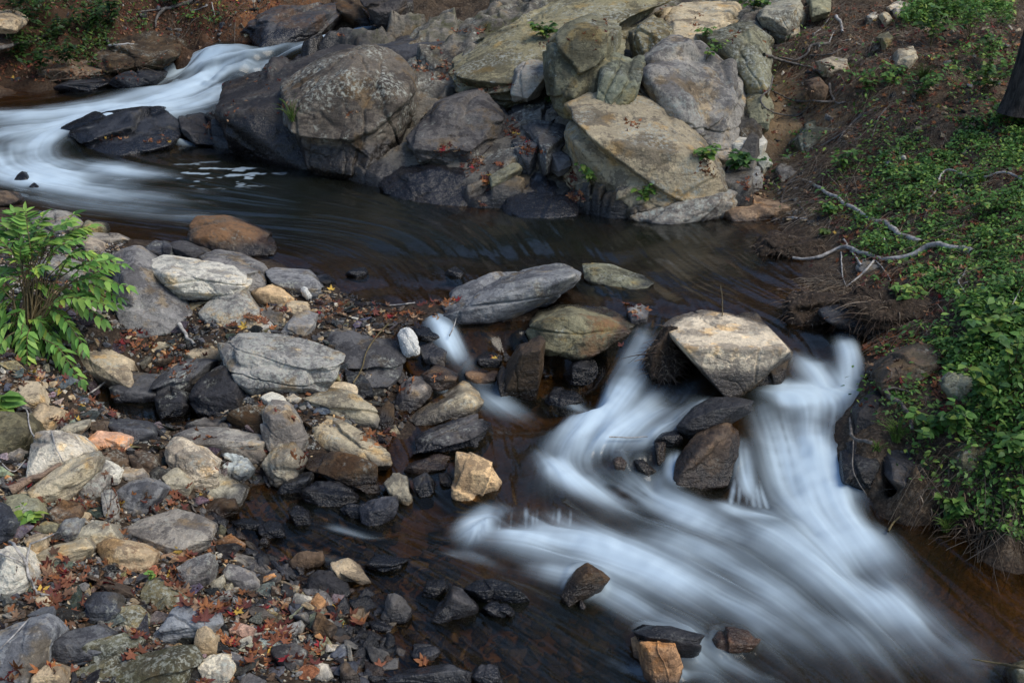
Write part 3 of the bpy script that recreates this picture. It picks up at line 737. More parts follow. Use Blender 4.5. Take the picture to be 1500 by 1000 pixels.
def R(g, name, tint, label, out, ridge="", lie=.5, rl=None, z=None, thick=None, sub=5, dz=0.0, low=.12, **kw):
    SEED[0] += 1
    o = pts(out)
    i = np.argmax(o[:, 1]); bx, by = o[i]
    if z is None:
        zz = 0.5
        d = ray(bx, by); ts = np.geomspace(5.5, 27, 500)
        q = d[None] * ts[:, None]; q[:, 2] += CAM_H
        s = surf_fast(q[:, :2]); k = np.argmax(q[:, 2] <= s); z = float(q[k, 2])
    z += dz * .4
    t0 = float((z - CAM_H) / ray(bx, by)[2])
    dd = ray(o[:, 0], o[:, 1])[:, 2]
    t1 = np.where(dd < -.05, (z - CAM_H) / np.minimum(dd, -.05), t0 * 2)
    T = t0 + lie * np.clip(t1 - t0, 0, 3.0)
    A = at_t(o[:, 0], o[:, 1], T)
    wid = (o[:, 0].max() - o[:, 0].min()) / FPX * t0; hei = (o[:, 1].max() - o[:, 1].min()) / FPX * t0
    th = thick if thick is not None else .75 * min(wid, hei * 1.6)
    c = A.mean(0)
    dv = ray(*o.mean(0)); B = c + (A - c) * .80; B[:, 1] += th; B[:, 2] += .92 * th * dv[2] / dv[1]
    lowm = o[:, 1] > (o[:, 1].min() + .55 * (o[:, 1].max() - o[:, 1].min()))
    C = c + (A[lowm] - c) * .88; C[:, 2] -= low; C[:, 1] += .25 * low
    parts = [A, B, C]
    if ridge:
        q = pts(ridge); dd = ray(q[:, 0], q[:, 1])[:, 2]
        t1 = (z - CAM_H) / np.minimum(dd, -.05)
        parts.append(at_t(q[:, 0], q[:, 1], t0 + (rl if rl is not None else 0.0) * np.clip(t1 - t0, 0, 3.0)))
    else:
        rs = np.random.default_rng(SEED[0] * 7 + 1)          # an arris across the front: flat top behind it, broken face below
        x0, x1, y0, y1 = o[:, 0].min(), o[:, 0].max(), o[:, 1].min(), o[:, 1].max()
        fx = np.array([.14, .5, .86]) + rs.uniform(-.08, .08, 3)
        fy = rs.uniform(.42, .68) + (fx - .5) * rs.uniform(-.45, .45) + np.array([0, rs.uniform(.0, .14), 0])
        q = np.column_stack([x0 + fx * (x1 - x0), y0 + np.clip(fy, .25, .85) * (y1 - y0)])
        dd = ray(q[:, 0], q[:, 1])[:, 2]
        t1 = (z - CAM_H) / np.minimum(dd, -.05)
        parts.append(at_t(q[:, 0], q[:, 1], t0 + .12 * lie * np.clip(t1 - t0, 0, 3.0) - .06 * min(wid, hei)))
    P = np.vstack(parts)
    ob = add_rock(name, label, GRP[g], P, tint, SEED[0], sub, **kw)
    HERO.append((np.array(ob.location), max(wid, hei) / 2, label))
    return ob
# quick surface lookup on the water grid
top = np.maximum(gz, wz)
def surf_fast(p):
    r, c = to_idx(np.asarray(p, float))
    return top[r.astype(int), c.astype(int)]
M = M_CRAG
big = dict(sub=6, mat=M, round_=110, crack=1.0, low=.35, chips=10, cells=13, cat="boulder")
# --- the outcrop: bedrock in jointed blocks first, the boulders on it
def bedrock():
    r = np.random.default_rng(5)
    XY = xy.reshape(nr, nc, 2)
    rows = np.where((ys > 10.5) & (ys < 25))[0]; sl = slice(rows[0], rows[-1])
    q = XY[sl].reshape(-1, 2); h = gz[sl].reshape(-1)
    bx_, by_ = pix(np.column_stack([q, h]))
    inside = in_poly(bx_, by_, ROCKY)
    m = blur(inside.reshape(-1, nc).astype(np.float32), 14).ravel()
    a = .5; R2 = np.array([[math.cos(a), -math.sin(a)], [math.sin(a), math.cos(a)]])
    wq = q + .22 * np.column_stack([fbm(np.column_stack([q * 1.3, q[:, :1] * 0]), 3, j) for j in (61, 62)])
    wq = (wq @ R2) * [1.0, 1.5]
    n = 420
    sd = (r.uniform([-8, 10], [7, 25], (n, 2)) @ R2) * [1.0, 1.5]
    F1 = np.empty(len(q), np.float32); G = F1.copy(); K = np.empty(len(q), int)
    act = np.where(m > .02)[0]
    for b in range(0, len(act), 30000):
        ii = act[b:b + 30000]
        D = np.sqrt(((wq[ii, None] - sd[None]) ** 2).sum(-1)); od = np.argpartition(D, 1, axis=1)[:, :2]
        dd_ = np.take_along_axis(D, od, 1); sw = dd_[:, 0] > dd_[:, 1]
        K[ii] = np.where(sw, od[:, 1], od[:, 0]); G[ii] = np.abs(dd_[:, 1] - dd_[:, 0])
    off = r.uniform(-.10, .16, n); tl = r.normal(0, .16, (n, 2))
    hh = h.copy()
    k = K[act]
    rel = wq[act] - sd[k]
    q3_ = np.column_stack([q[act], h[act]])
    hh[act] = h[act] + .24 + (off[k] + (rel * tl[k]).sum(1)) * sstep(.0, .05, G[act]) - .07 * sstep(.05, .0, G[act]) + .06 * fbm(q3_ * 1.5, 4, 71) + .02 * fbm(q3_ * 7, 3, 72)
    hh = h - .25 + (hh - h + .25) * sstep(.25, .75, m)
    i = np.arange((rows[-1] - rows[0]) * nc).reshape(-1, nc)
    Fq = np.stack([i[:-1, :-1], i[:-1, 1:], i[1:, 1:], i[1:, :-1]], -1).reshape(-1, 4)
    Fq = Fq[(m[Fq] > .10).any(1)]
    us_, inv = np.unique(Fq, return_inverse=True)
    Vb = np.column_stack([q, hh])[us_]; Fb = inv.reshape(-1, 4)
    top[sl] = np.maximum(top[sl], np.where(m > .3, hh, -9).reshape(-1, nc))
    wl = water_z(Vb[:, :2]); nzb = fbm(Vb * 3, 3, 8)
    wetb = np.clip(sstep(.40, .10, Vb[:, 2] - wl - .15 * nzb) + sstep(620, 480, bx_[us_]) * .75, 0, 1)
    lc = np.array([0, 15, 1.0])
    o = link("bedrock", make_mesh("bedrock", Vb - lc, Fb, True, {"wet": wetb, "moss": np.clip(.35 + nzb, 0, 1) * sstep(1.2, 1.9, Vb[:, 2])}, M_CRAG), None, lc)
    o.color = (.17, .155, .13, .4)
    tag(o, "cracked bedrock showing between and behind the boulders of the outcrop", "bedrock")
bedrock()
R("c", "boulder", "dark", "black wet rock slope running down beside the upper falls", "295,168 340,124 390,104 430,88 490,68 522,76 470,105 432,133 455,157 440,213 450,247 400,237 340,215 310,190", lie=.75, thick=1.2, wetline=.6, wetall=.72, **big)
R("c", "boulder", "dark", "long low dark slab along the edge of the upper stream", "448,86 495,67 540,51 590,46 640,44 677,48 692,63 653,80 613,92 587,85 557,76 510,88", lie=.9, thick=.6, wetall=.5, **big)
R("c", "boulder", "umbergrey", "big rounded brown boulder, leftmost of the outcrop, at the water", "427,133 465,103 510,87 557,75 590,90 608,113 613,143 613,160 597,187 580,213 560,253 540,268 500,262 450,247 440,213 436,170", "445,150 520,110 590,135 575,165 520,165 460,195 500,225 545,235", lie=.42, rl=.12, thick=1.3, lich=.5, moss=.25, wetline=.45, **dict(big, sub=7, cells=4))
R("c", "boulder", "slate", "smooth blue grey boulder in the middle of the outcrop", "590,207 600,187 627,157 677,135 720,133 737,147 750,173 743,193 720,213 693,227 660,213 613,217", "625,195 690,195 730,180 700,150 650,160", lie=.6, rl=.3, thick=.9, lich=.2, dz=.25, **big)
R("c", "boulder", "dark", "dark jagged boulder at the waterline below the blue grey one", "553,270 580,240 613,230 640,228 683,233 693,253 713,277 710,292 697,303 647,302 600,297 567,283", "600,255 650,245 690,262 660,280 625,282", lie=.5, rl=.2, thick=.9, wetline=.4, wetall=.35, strata=1.4, **big)
R("c", "boulder", "slate", "dark cracked slab sloping into the water left of the leaf gully", "720,292 735,275 760,257 783,233 813,253 830,277 843,312 817,315 770,320 740,312", "760,275 790,255 815,285 775,300", lie=.7, rl=.4, thick=.6, wetline=.35, wetall=.2, **big)
R("c", "rock", "olive", "yellowish rock wedged above the two dark waterline boulders", "723,220 753,227 767,247 753,260 733,270 717,277 711,247", lie=.6, thick=.4, dz=.15, lich=.6, mat=M, cat="rock")
R("c", "boulder", "slate", "flat grey slab lying right of the leaf filled crack", "747,157 800,140 870,150 855,168 833,197 800,223 780,197", "775,175 830,172 800,205", lie=.85, rl=.65, thick=.5, dz=.4, lich=.35, **big)
R("c", "rock", "slate", "small dark block between the flat slab and the pale front boulder", "802,222 815,216 836,230 838,246 818,250 806,240", lie=.5, thick=.3, dz=.25, mat=M)
R("c", "boulder", "slate", "small slate slab under the flat grey slab by the crack", "745,200 775,195 795,222 775,238 752,228", lie=.7, thick=.4, dz=.2, **big)
R("c", "boulder", "sand", "big yellow stained front boulder with dark left face", "830,197 847,177 877,163 910,160 947,183 987,197 1013,217 1027,253 1060,262 1073,300 1033,317 987,323 933,320 910,307 867,290 840,263", "843,207 873,222 920,262 957,290 1010,240 1000,300", lie=.5, rl=.05, thick=1.3, lich=.35, moss=.25, wetline=.16, **dict(big, sub=7))
R("c", "boulder", "stone", "pale layered ledge at the waterline under the yellow front boulder", "917,315 960,298 1020,267 1047,252 1080,262 1103,279 1093,292 1073,309 1033,319 987,327 940,322", "960,308 1020,295 1070,285", lie=.5, rl=.1, thick=.7, lich=.9, strata=3, wetline=.04, **big)
R("c", "boulder", "stone", "largest outcrop boulder, tall with black crusted crown", "910,160 917,133 943,97 967,77 987,63 1027,63 1060,87 1087,117 1093,147 1100,187 1077,200 1063,227 1033,229 1013,217 987,197 950,182", "950,110 1000,100 1040,110 1005,165 1020,190 1050,207 1075,150", lie=.45, rl=.1, thick=1.4, dz=.35, lich=.4, moss=.3, **dict(big, sub=7))
R("c", "boulder", "olive", "upright greenish slab left of the black crusted boulder", "873,157 875,125 877,93 900,77 943,87 930,110 917,130 910,160", lie=.3, thick=.7, dz=.5, lich=.3, moss=.25, **big)
R("c", "boulder", "olive", "steep streaked boulder face under the sloping dome", "800,120 807,67 833,43 880,33 910,33 910,67 877,93 873,130 843,143 813,130", "815,75 850,55 890,60 845,100", lie=.4, rl=.12, thick=1.1, dz=.6, lich=.35, moss=.25, **big)
R("c", "boulder", "olive", "long smooth dome sloping up to the top of the photo", "657,87 700,57 753,28 800,3 830,-14 1000,-18 975,15 930,33 880,36 833,46 802,78 757,97 750,128 700,122 664,112", "690,95 760,62 830,25 900,0 740,85", lie=.85, rl=.72, thick=1.2, dz=.45, lich=.45, moss=.55, **dict(big, sub=7))
R("c", "rock", "stone", "pale chunky rock below the streaked boulder face", "753,97 770,83 800,88 803,113 793,130 773,143 750,137", lie=.4, thick=.5, dz=.5, lich=.6, moss=.2, mat=M, sub=6)
R("c", "boulder", "olive", "small overhanging boulder on top of the greenish slab", "923,47 957,23 977,40 983,63 947,83 930,73", lie=.4, thick=.6, dz=.6, lich=.5, moss=.3, **big)
R("c", "boulder", "sand", "flat topped tan boulder at the top centre of the outcrop", "963,20 1000,5 1080,2 1090,22 1067,38 1020,60 987,60", "985,35 1030,25 1065,22 1010,50", lie=.6, rl=.3, thick=.8, dz=.35, lich=.35, **big)
R("c", "boulder", "olive", "rounded yellow green boulder beside the bare earth scarp", "1023,50 1073,37 1107,37 1130,53 1130,83 1123,130 1097,123 1077,97 1053,80", "1050,60 1090,55 1115,75 1100,105", lie=.4, rl=.15, thick=.9, dz=.4, lich=.5, moss=.15, **big)
R("c", "rock", "olive", "upright pale green block against the bare earth scarp", "1091,132 1117,128 1130,150 1127,192 1100,189", lie=.3, thick=.5, dz=.15, lich=.4, mat=M, sub=6)
R("c", "rock", "pale", "whitish angular rock at the foot of the black crusted boulder", "1063,213 1083,197 1113,192 1123,207 1117,222 1077,225", lie=.4, thick=.4, dz=.15, lich=.5, mat=M)
R("c", "rock", "stone", "pale rock among plants behind the layered ledge", "1083,257 1097,240 1113,245 1117,262 1105,270", lie=.5, thick=.3, dz=.1, lich=.5, mat=M)
R("c", "rock", "sand", "square weathered rock right of the pale angular rock", "1100,232 1122,222 1130,240 1118,248", lie=.5, thick=.3, dz=.1, lich=.6, mat=M)
R("w", "rock", "stone", "grey rock at the bank foot beside the bare earth", "1133,250 1150,230 1180,227 1177,258 1146,270", lie=.5, thick=.5, lich=.4)
R("w", "boulder", "moss", "low mossy dome of rock half buried in the bank", "1160,205 1193,180 1233,163 1260,163 1276,187 1233,213 1183,222", lie=.75, thick=.6, lich=.5, moss=.35, **big)
R("w", "rock", "orange", "low orange stained ledge at the waterline below the bank", "1055,312 1090,290 1130,300 1167,296 1168,314 1120,322 1078,324", lie=.6, thick=.5, wetline=.03, lich=.1, sub=6)
R("w", "rock", "tan", "tan block lodged under roots high on the scarp", "1200,90 1217,83 1243,86 1246,103 1215,108", lie=.3, thick=.4, dz=.25)
R("w", "rock", "brown", "dark stone in the face of the bare earth scarp", "1183,122 1200,112 1215,128 1208,142 1190,140", lie=.3, thick=.3, dz=.2)
R("w", "rock", "pale", "pale grey rock on the slope under the top edge", "1307,12 1320,2 1340,6 1332,22 1313,24", lie=.5, thick=.3, dz=.1, lich=.6)
R("w", "rock", "pale", "small white stone at the upper bank left of the pale rock", "1272,24 1283,17 1288,22 1278,29", lie=.5, thick=.15, dz=.05, sub=4)
R("w", "rock", "sand", "tan stone beside the pale grey rock on the slope", "1290,27 1298,17 1308,28 1298,32", lie=.5, thick=.2, dz=.05, sub=4)
R("w", "rock", "sand", "smooth tan rock half buried among upper bank weeds", "1317,75 1337,68 1343,85 1330,98 1313,95", lie=.4, thick=.3, dz=.1)
R("w", "rock", "olive", "small olive rock under grass on the upper slope", "1288,56 1300,47 1308,58 1298,66", lie=.4, thick=.25, dz=.1, moss=.3)
R("c", "boulder", "sand", "tan boulder at the very top behind the flat topped one", "1105,18 1133,-6 1167,-6 1178,27 1153,42 1128,35", lie=.4, thick=.7, dz=.2, lich=.5, **big)
R("c", "rock", "olive", "small green boulder at the top edge by the bank", "1186,-4 1205,-8 1218,-4 1213,20 1190,24", lie=.4, thick=.4, dz=.1, moss=.4, mat=M)
R("c", "rock", "sand", "little square rock on the ledge below the top tan boulder", "1157,42 1170,38 1172,50 1158,51", lie=.4, thick=.2, dz=.1, sub=4)
# --- upper left falls
R("f", "boulder", "dark", "big wet boulder with a tan stain above the upper falls", "360,47 383,20 413,7 450,4 487,6 498,20 493,38 457,52 413,65 383,68", "390,35 430,20 475,22 430,45", lie=.4, rl=.1, thick=1.0, dz=.1, wetline=.3, wetall=.5, rustz=.5, **big)
R("f", "rock", "umber", "leaning wet slab between the two dark boulders at the top", "487,-3 503,-6 540,25 543,36 523,34 493,20", lie=.4, thick=.4, wetall=.5, sub=5)
R("f", "boulder", "dark", "dark boulder right of the leaning slab at the top edge", "528,-8 600,-10 604,8 573,20 556,20 540,8", lie=.5, thick=.6, wetall=.4, **big)
R("f", "boulder", "dark", "black flat rock surrounded by the white upper falls", "103,203 106,190 122,180 157,163 205,157 243,157 253,167 263,180 267,197 247,213 207,222 160,228 130,216", "115,200 150,193 190,192 250,186 200,205", lie=.55, rl=.4, thick=.9, wetline=.12, wetall=.85, strata=2, **big)
R("f", "rock", "dark", "smaller wet black rock beside the flat rock in the upper falls", "265,172 297,165 313,185 318,212 290,212 267,199", lie=.5, thick=.6, wetline=.1, wetall=.85, sub=6)
R("f", "rock", "black", "low black rock by the far undercut bank", "83,128 113,115 147,112 167,126 130,134", lie=.6, thick=.5, wetall=.6)
R("f", "rock", "rust", "small orange stone by the far undercut bank", "151,114 160,105 173,109 168,121 156,121", lie=.4, thick=.3, dz=.03, sub=4)
R("f", "rock", "black", "dark pointed rock poking out of the white water far left", "19,265 32,251 43,263 40,269", lie=.4, thick=.2, wetall=.8, sub=4)
R("f", "rock", "black", "tiny black rock at the edge of the white water far left", "43,273 50,268 57,274 50,277", lie=.4, thick=.1, wetall=.8, sub=4)
R("f", "rock", "brown", "brown rock at the left edge above the green shrub", "-14,280 8,281 18,292 10,303 -14,304", lie=.4, thick=.4)
R("f", "rock", "tan", "tan block set in the far red bank at the left edge", "-14,14 16,16 28,30 22,41 -12,42", lie=.3, thick=.5, dz=.3)
R("f", "rock", "brown", "brown rock below the tan block in the far red bank", "-14,54 4,58 10,66 -4,70 -14,70", lie=.3, thick=.4, dz=.2, sub=4)
R("f", "rock", "black", "long black rock along the foot of the far red bank", "160,126 180,109 205,104 228,100 241,109 225,123 195,131", lie=.5, thick=.6, wetall=.6, sub=6)
R("f", "rock", "umber", "dark overhanging ledge of the far red bank above the falls", "140,84 175,64 215,58 258,66 260,82 236,100 195,102 155,100", lie=.3, thick=.7, dz=.3, moss=.3, wetall=.2, sub=6, cells=8, rough=1.6)
R("f", "rock", "brown", "brown ledge at the left of the far red bank", "50,104 80,88 130,84 160,92 160,108 110,116 66,116", lie=.3, thick=.6, dz=.1, moss=.3, sub=6, cells=8, rough=1.6)
R("f", "rock", "dark", "dark low stone at the left end of the far red bank", "-10,112 12,102 40,104 56,116 30,124 -10,124", lie=.5, thick=.5, wetall=.4)
# --- cascade
def S(*a, **k): return R("s", *a, **k)
S("boulder", "grey", "long grey boulder tilted across the pool outlet", "647,449 660,436 680,423 740,405 779,391 788,395 815,386 830,388 857,399 848,420 824,432 788,447 749,462 710,470 665,474 650,462", "680,455 740,440 790,425 835,405 780,410", lie=.45, rl=.0, thick=.7, sub=6, wetline=.03, lich=.35, strata=1.5, cat="boulder")
S("boulder", "olive", "rusty olive boulder in the dam, orange on its right side", "775,486 788,456 815,444 848,442 881,447 902,459 932,480 932,491 902,506 869,517 842,519 800,507", "800,470 850,462 900,475 860,495", lie=.5, rl=.1, thick=.7, dz=.1, sub=6, lich=.1, moss=.25, strata=1.6, rustx=1.0, cat="boulder")
S("rock", "olive", "mossy flat rock alone in the pool", "857,388 869,386 896,387 917,397 947,405 962,415 950,421 914,425 881,416 858,407", "880,396 920,408 900,400", lie=.7, rl=.45, thick=.35, sub=6, moss=.4, lich=.4, wetline=.02, strata=2)
S("rock", "umber", "brown wet block standing upright below the rusty olive boulder", "740,578 743,540 761,507 788,496 798,501 794,540 785,584 764,585", "765,520 775,545 770,575 790,515", lie=.15, rl=-.2, thick=.4, sub=6, wetall=.75, lich=.0)
S("rock", "black", "glistening black rock under the rusty olive boulder", "827,549 842,528 875,513 902,510 887,540 860,564 836,563", lie=.5, thick=.4, wetall=.9, sub=6)
S("rock", "orange", "small orange yellow stone in the little left fall", "680,540 695,534 731,537 728,558 704,565 686,552", lie=.6, thick=.25, wetline=.04)
S("rock", "dark", "dark stone with a red leaf above the orange yellow stone", "698,522 713,513 737,521 730,536 704,537", lie=.6, thick=.25, wetall=.6)
S("rock", "dark", "dark stone in the shadow under the tilted grey boulder", "746,492 764,479 774,495 752,502", lie=.5, thick=.25, wetall=.5)
S("rock", "black", "wet stone under the fall below the glistening black rock", "795,588 812,568 845,572 855,585 835,597 805,597", lie=.5, thick=.3, wetall=.9)
S("rock", "dark", "dark log like stone left of the small fall", "606,482 620,478 640,482 648,494 640,503 615,493", lie=.4, thick=.15, wetall=.4)
S("rock", "grey", "speckled stone between the froth and the small fall", "614,508 632,499 654,515 650,536 622,533", lie=.4, thick=.2, wetall=.3, lich=.6)
S("rock", "brown", "brown stone at the foot of the small fall", "617,548 640,533 668,548 671,566 640,575 620,566", lie=.5, thick=.2, wetall=.5)
S("rock", "umber", "wet brown stone right of the small fall", "728,548 736,535 746,545 744,580 734,584", lie=.3, thick=.15, wetall=.8, sub=4)
S("rock", "dark", "small dark stone poking out of the middle of the pool", "652,402 666,389 681,400 674,407", lie=.5, thick=.15, wetall=.3, lich=.5, sub=4)
S("rock", "dark", "low dark stone in the pool left of the small poking one", "508,402 520,394 532,391 538,402 524,406", lie=.6, thick=.15, wetall=.6, sub=4)
S("boulder", "pale", "pale cracked flat topped boulder over the cascade", "974,477 984,469 1005,462 1029,456 1068,461 1116,474 1157,506 1155,525 1137,537 1107,561 1086,579 1068,585 1056,570 1032,540 1002,516 1005,503 981,492", "1004,509 1035,513 1068,514 1122,526 1152,512 1090,548", lie=.45, rl=-.1, thick=.35, low=.0, sub=7, wetline=.24, lich=.15, chips=2, round_=140, crack=1.3, cells=0, rough=.7, cat="boulder")  # raised wetline darkens the front face, its shade put into the colour
S("rock", "tan", "tan stone peeking out behind the pale cracked boulder", "1077,463 1092,458 1107,460 1120,474 1100,480", lie=.5, thick=.25, sub=4)
S("rock", "umber", "brown wet block tucked under the right end of the pale boulder", "1107,565 1118,540 1152,522 1155,530 1152,552 1143,568 1128,569", lie=.3, thick=.3, wetall=.5)
S("rock", "dark", "wet bluish wedge lying between pale boulder and big wet boulder", "993,624 1020,597 1044,583 1080,583 1101,588 1098,603 1056,615 1035,628 1014,629", "1020,612 1050,600 1085,595", lie=.35, rl=.0, thick=.3, dz=.3, sub=6, cells=0, wetall=.9)
S("boulder", "brown", "big wet purplish boulder in the middle of the cascade", "987,698 993,672 1020,636 1044,624 1068,618 1086,627 1095,648 1095,669 1080,705 1068,715 1020,716 993,710", "1010,680 1035,650 1070,640 1060,690", lie=.4, rl=.08, thick=.5, sub=6, cells=2, chips=4, wetall=.92, cat="boulder")
S("rock", "black", "small flat black stone on top of the wet pebble post", "960,645 969,635 990,629 1001,641 987,648", lie=.5, thick=.2, wetall=.9, z=.22)
S("rock", "umber", "narrow wet stone standing under the small flat black one", "960,650 975,648 973,678 963,678", lie=.2, thick=.15, wetall=.9, z=.12)
S("rock", "umber", "wet brown stone left of the narrow standing stone", "930,675 942,672 962,690 950,698 935,690", lie=.4, thick=.2, wetall=.8)
S("rock", "orange", "small orange stone wrapped in white water", "899,674 910,667 920,676 914,690 903,688", lie=.3, thick=.15, wetall=.4, sub=4)
S("rock", "grey", "leaf covered stone between rusty boulder and pale boulder", "919,452 939,443 951,452 949,474 926,478", lie=.4, thick=.2)
# --- right bank, lower
def W(*a, **k): return R("w", *a, **k)
W("boulder", "brown", "dark round boulder at the bank above the right cascade", "1285,550 1295,537 1309,526 1347,505 1373,510 1380,535 1360,561 1328,571 1293,569", lie=.4, thick=.5, sub=6, moss=.25, wetall=.35, cat="boulder")
W("rock", "olive", "greenish rock among leaves right of the dark round boulder", "1382,554 1392,545 1411,551 1432,574 1418,587 1392,572", lie=.5, thick=.35, lich=.5, moss=.3)
W("boulder", "moss", "mossy boulder half hidden in green leaves low on the bank", "1395,673 1408,650 1430,628 1456,634 1467,660 1456,689 1430,697 1408,691", lie=.35, thick=.5, sub=6, lich=.4, moss=.4, cat="boulder")
W("boulder", "dark", "large wet dark rock at the waterline under the right bank", "1296,657 1312,646 1334,648 1373,677 1408,690 1392,726 1379,748 1344,732 1322,710 1299,681", lie=.4, thick=.6, sub=6, wetall=.8, cat="boulder")
W("rock", "black", "black rock against the right side of the cascade", "1246,598 1284,572 1300,606 1280,640 1250,642", lie=.4, thick=.4, wetall=.7, sub=6)
W("rock", "black", "lower black rock splashed by the right cascade", "1232,660 1258,648 1282,650 1298,692 1272,722 1237,700", lie=.4, thick=.4, wetall=.8, sub=6)
W("rock", "dark", "black slab under the twig mat at the pool outlet", "1205,448 1225,442 1250,447 1280,462 1294,489 1256,482 1220,462", lie=.6, thick=.4, wetall=.5)
W("rock", "sand", "pale rock peeking from green leaves on the right bank", "1400,517 1415,505 1432,512 1436,530 1412,532", lie=.4, thick=.25, lich=.5)
W("rock", "stone", "grey stone under the fallen white branch", "1258,390 1270,378 1292,384 1296,398 1268,402", lie=.5, thick=.3, lich=.4)
W("rock", "moss", "mossy stone stub in the bottom right corner", "1484,1010 1492,976 1512,968 1530,990 1525,1012", lie=.3, thick=.3, moss=.4, z=.02)
# --- lower stream
def LO(*a, **k): return R("l", *a, **k)
LO("rock", "umber", "pointed brown rock standing in the rapid", "823,872 832,850 845,834 859,825 876,834 893,847 880,858 863,868 834,887", "850,850 862,838 845,868", lie=.3, rl=.0, thick=.25, cells=0, chips=3, sub=6, wetall=.8)
LO("rock", "brown", "little pointed stone in front of the pointed brown rock", "847,889 850,876 860,888 852,896", lie=.3, thick=.1, wetall=.5, sub=4)
LO("rock", "orange", "orange square rock at the bottom edge under a black one", "935,940 940,936 989,942 1001,975 992,999 962,1003 945,980", "950,950 985,955 980,990", lie=.25, rl=.0, thick=.35, sub=6, wetline=.03, lich=.1, z=.02)
LO("rock", "black", "shiny black rock lying on the orange square rock", "931,926 949,917 985,920 1031,930 1022,946 985,944 953,940", lie=.6, thick=.25, wetall=.9, z=.12)
LO("rock", "rust", "rust red wet rock right of the shiny black rock", "1040,940 1052,922 1093,925 1108,936 1094,956 1050,955", lie=.5, thick=.25, wetall=.4)
LO("rock", "slate", "grey three sided stone between gravel and rapid", "555,906 568,870 578,870 592,880 604,893 596,908 570,911", "575,885 585,900 570,895", lie=.25, rl=-.1, thick=.2, wetline=.04)
LO("rock", "black", "low black stone under the grey three sided stone", "537,908 560,908 578,917 560,925 544,928", lie=.5, thick=.2, wetall=.6)
LO("rock", "dark", "dark three sided stone in a row at mid stream", "634,906 645,880 663,856 675,862 686,874 698,888 670,903 647,911", "662,872 680,885 655,895", lie=.3, rl=-.05, thick=.25, wetall=.25)
LO("rock", "black", "flat black rock at the right end of the midstream row", "681,862 700,852 722,848 744,851 773,878 757,883 704,880", lie=.5, thick=.3, wetall=.7, sub=6)
LO("rock", "black", "black rock in front of the flat black midstream rock", "708,890 719,881 744,881 755,896 738,908", lie=.5, thick=.25, wetall=.8)
LO("rock", "black", "dark stone at the left end of the midstream row", "617,872 622,852 650,849 655,863 637,876", lie=.5, thick=.2, wetall=.8)
LO("rock", "slate", "smooth oval pebble rock with a red leaf near the bottom", "596,958 607,945 630,944 642,956 631,970 604,971", lie=.5, thick=.2, wetline=.03, round_=20)
LO("rock", "slate", "large wet slab cut by the bottom edge", "555,1010 575,992 599,979 655,970 690,985 685,1010", lie=.7, thick=.3, wetall=.5, sub=6)
LO("rock", "dark", "wet stone below the oval rock at the bottom edge", "690,990 705,972 728,975 735,996 712,1006", lie=.5, thick=.2, wetall=.8)
LO("rock", "black", "wet black stone by the small rapid near the gravel", "500,745 512,738 530,742 535,756 515,760", lie=.5, thick=.15, wetall=.8)
LO("rock", "black", "black lump in the small side rapid", "422,748 435,742 452,748 455,768 435,770", lie=.5, thick=.2, wetall=.9)
LO("rock", "black", "dark wet pair of ridged stone in the side stream", "378,772 395,762 412,768 417,785 398,790", lie=.5, thick=.2, wetall=.8)
LO("rock", "black", "flat wet stone just under water in the side stream", "335,762 360,758 385,765 372,776 345,775", lie=.8, thick=.2, wetall=.9)
LO("rock", "black", "shiny wet stone breaking the lower side stream", "537,828 555,814 575,818 595,820 590,834 560,838", lie=.7, thick=.2, wetall=.9)
# --- gravel bar, upper part
def B(*a, **k): return R("b", *a, **k)
B("boulder", "grey", "tall dark slab beside the green shrub, leaning", "170,374 195,364 210,365 228,389 237,407 255,425 270,446 279,458 267,471 249,483 210,486 183,477 170,462 178,422", "190,400 215,430 240,460 200,470", lie=.35, rl=.12, thick=.4, sub=6, lich=.15, strata=.8, cat="boulder")
B("rock", "pale", "pale banded slab lying on top of the upper pile", "222,388 240,377 282,379 339,389 354,404 354,417 336,428 294,429 270,427 246,416 228,402", "250,402 300,410 340,412 280,420", lie=.55, rl=.1, thick=.45, dz=.35, sub=6, strata=2.4, lich=.35)
B("boulder", "grey", "dark grey flat boulder behind the pale banded slab", "298,378 318,369 345,372 381,388 394,410 390,424 354,430 340,410", lie=.7, thick=.5, dz=.05, sub=6, lich=.3)
B("boulder", "brown", "orange topped brown boulder sitting in the pool edge", "282,340 286,325 291,319 330,317 351,326 366,337 390,343 399,362 397,372 360,378 330,372 300,364 283,357", "300,345 340,350 385,358 335,330", lie=.5, rl=.15, thick=.5, sub=6, lich=.1, wetline=.12, rustz=1.0, cat="boulder")
B("rock", "dark", "small dark stone left of the wet pile at the pool edge", "213,363 228,352 240,356 256,372 249,378 222,375", lie=.5, thick=.25)
B("rock", "dark", "dark low stones under the orange topped boulder", "241,357 264,352 288,361 304,371 285,379 258,373", lie=.6, thick=.3, wetall=.3)
B("rock", "stone", "triangular speckled slab in the upper pile", "294,456 303,446 324,443 342,418 351,418 372,446 397,477 384,486 318,480 303,468", "320,460 350,445 370,470", lie=.4, rl=.15, thick=.3, lich=.8, sub=6)
B("rock", "tan", "brown faceted rock right of the triangular slab", "369,428 385,420 399,413 414,421 427,437 414,449 393,449 372,440", lie=.45, thick=.3, lich=.2)
B("rock", "tan", "small tan rock in red leaves below the white froth", "417,446 423,440 447,443 454,455 432,462 418,458", lie=.5, thick=.2, lich=.1)
B("rock", "grey", "dark grey slab at the right end of the upper pile", "389,398 405,391 450,392 465,409 472,428 462,434 435,413 402,408", lie=.6, thick=.3, dz=.1, lich=.3)
B("rock", "dark", "dark rock beneath the grey slab of the upper pile", "400,411 420,405 437,418 434,436 417,430", lie=.4, thick=.25)
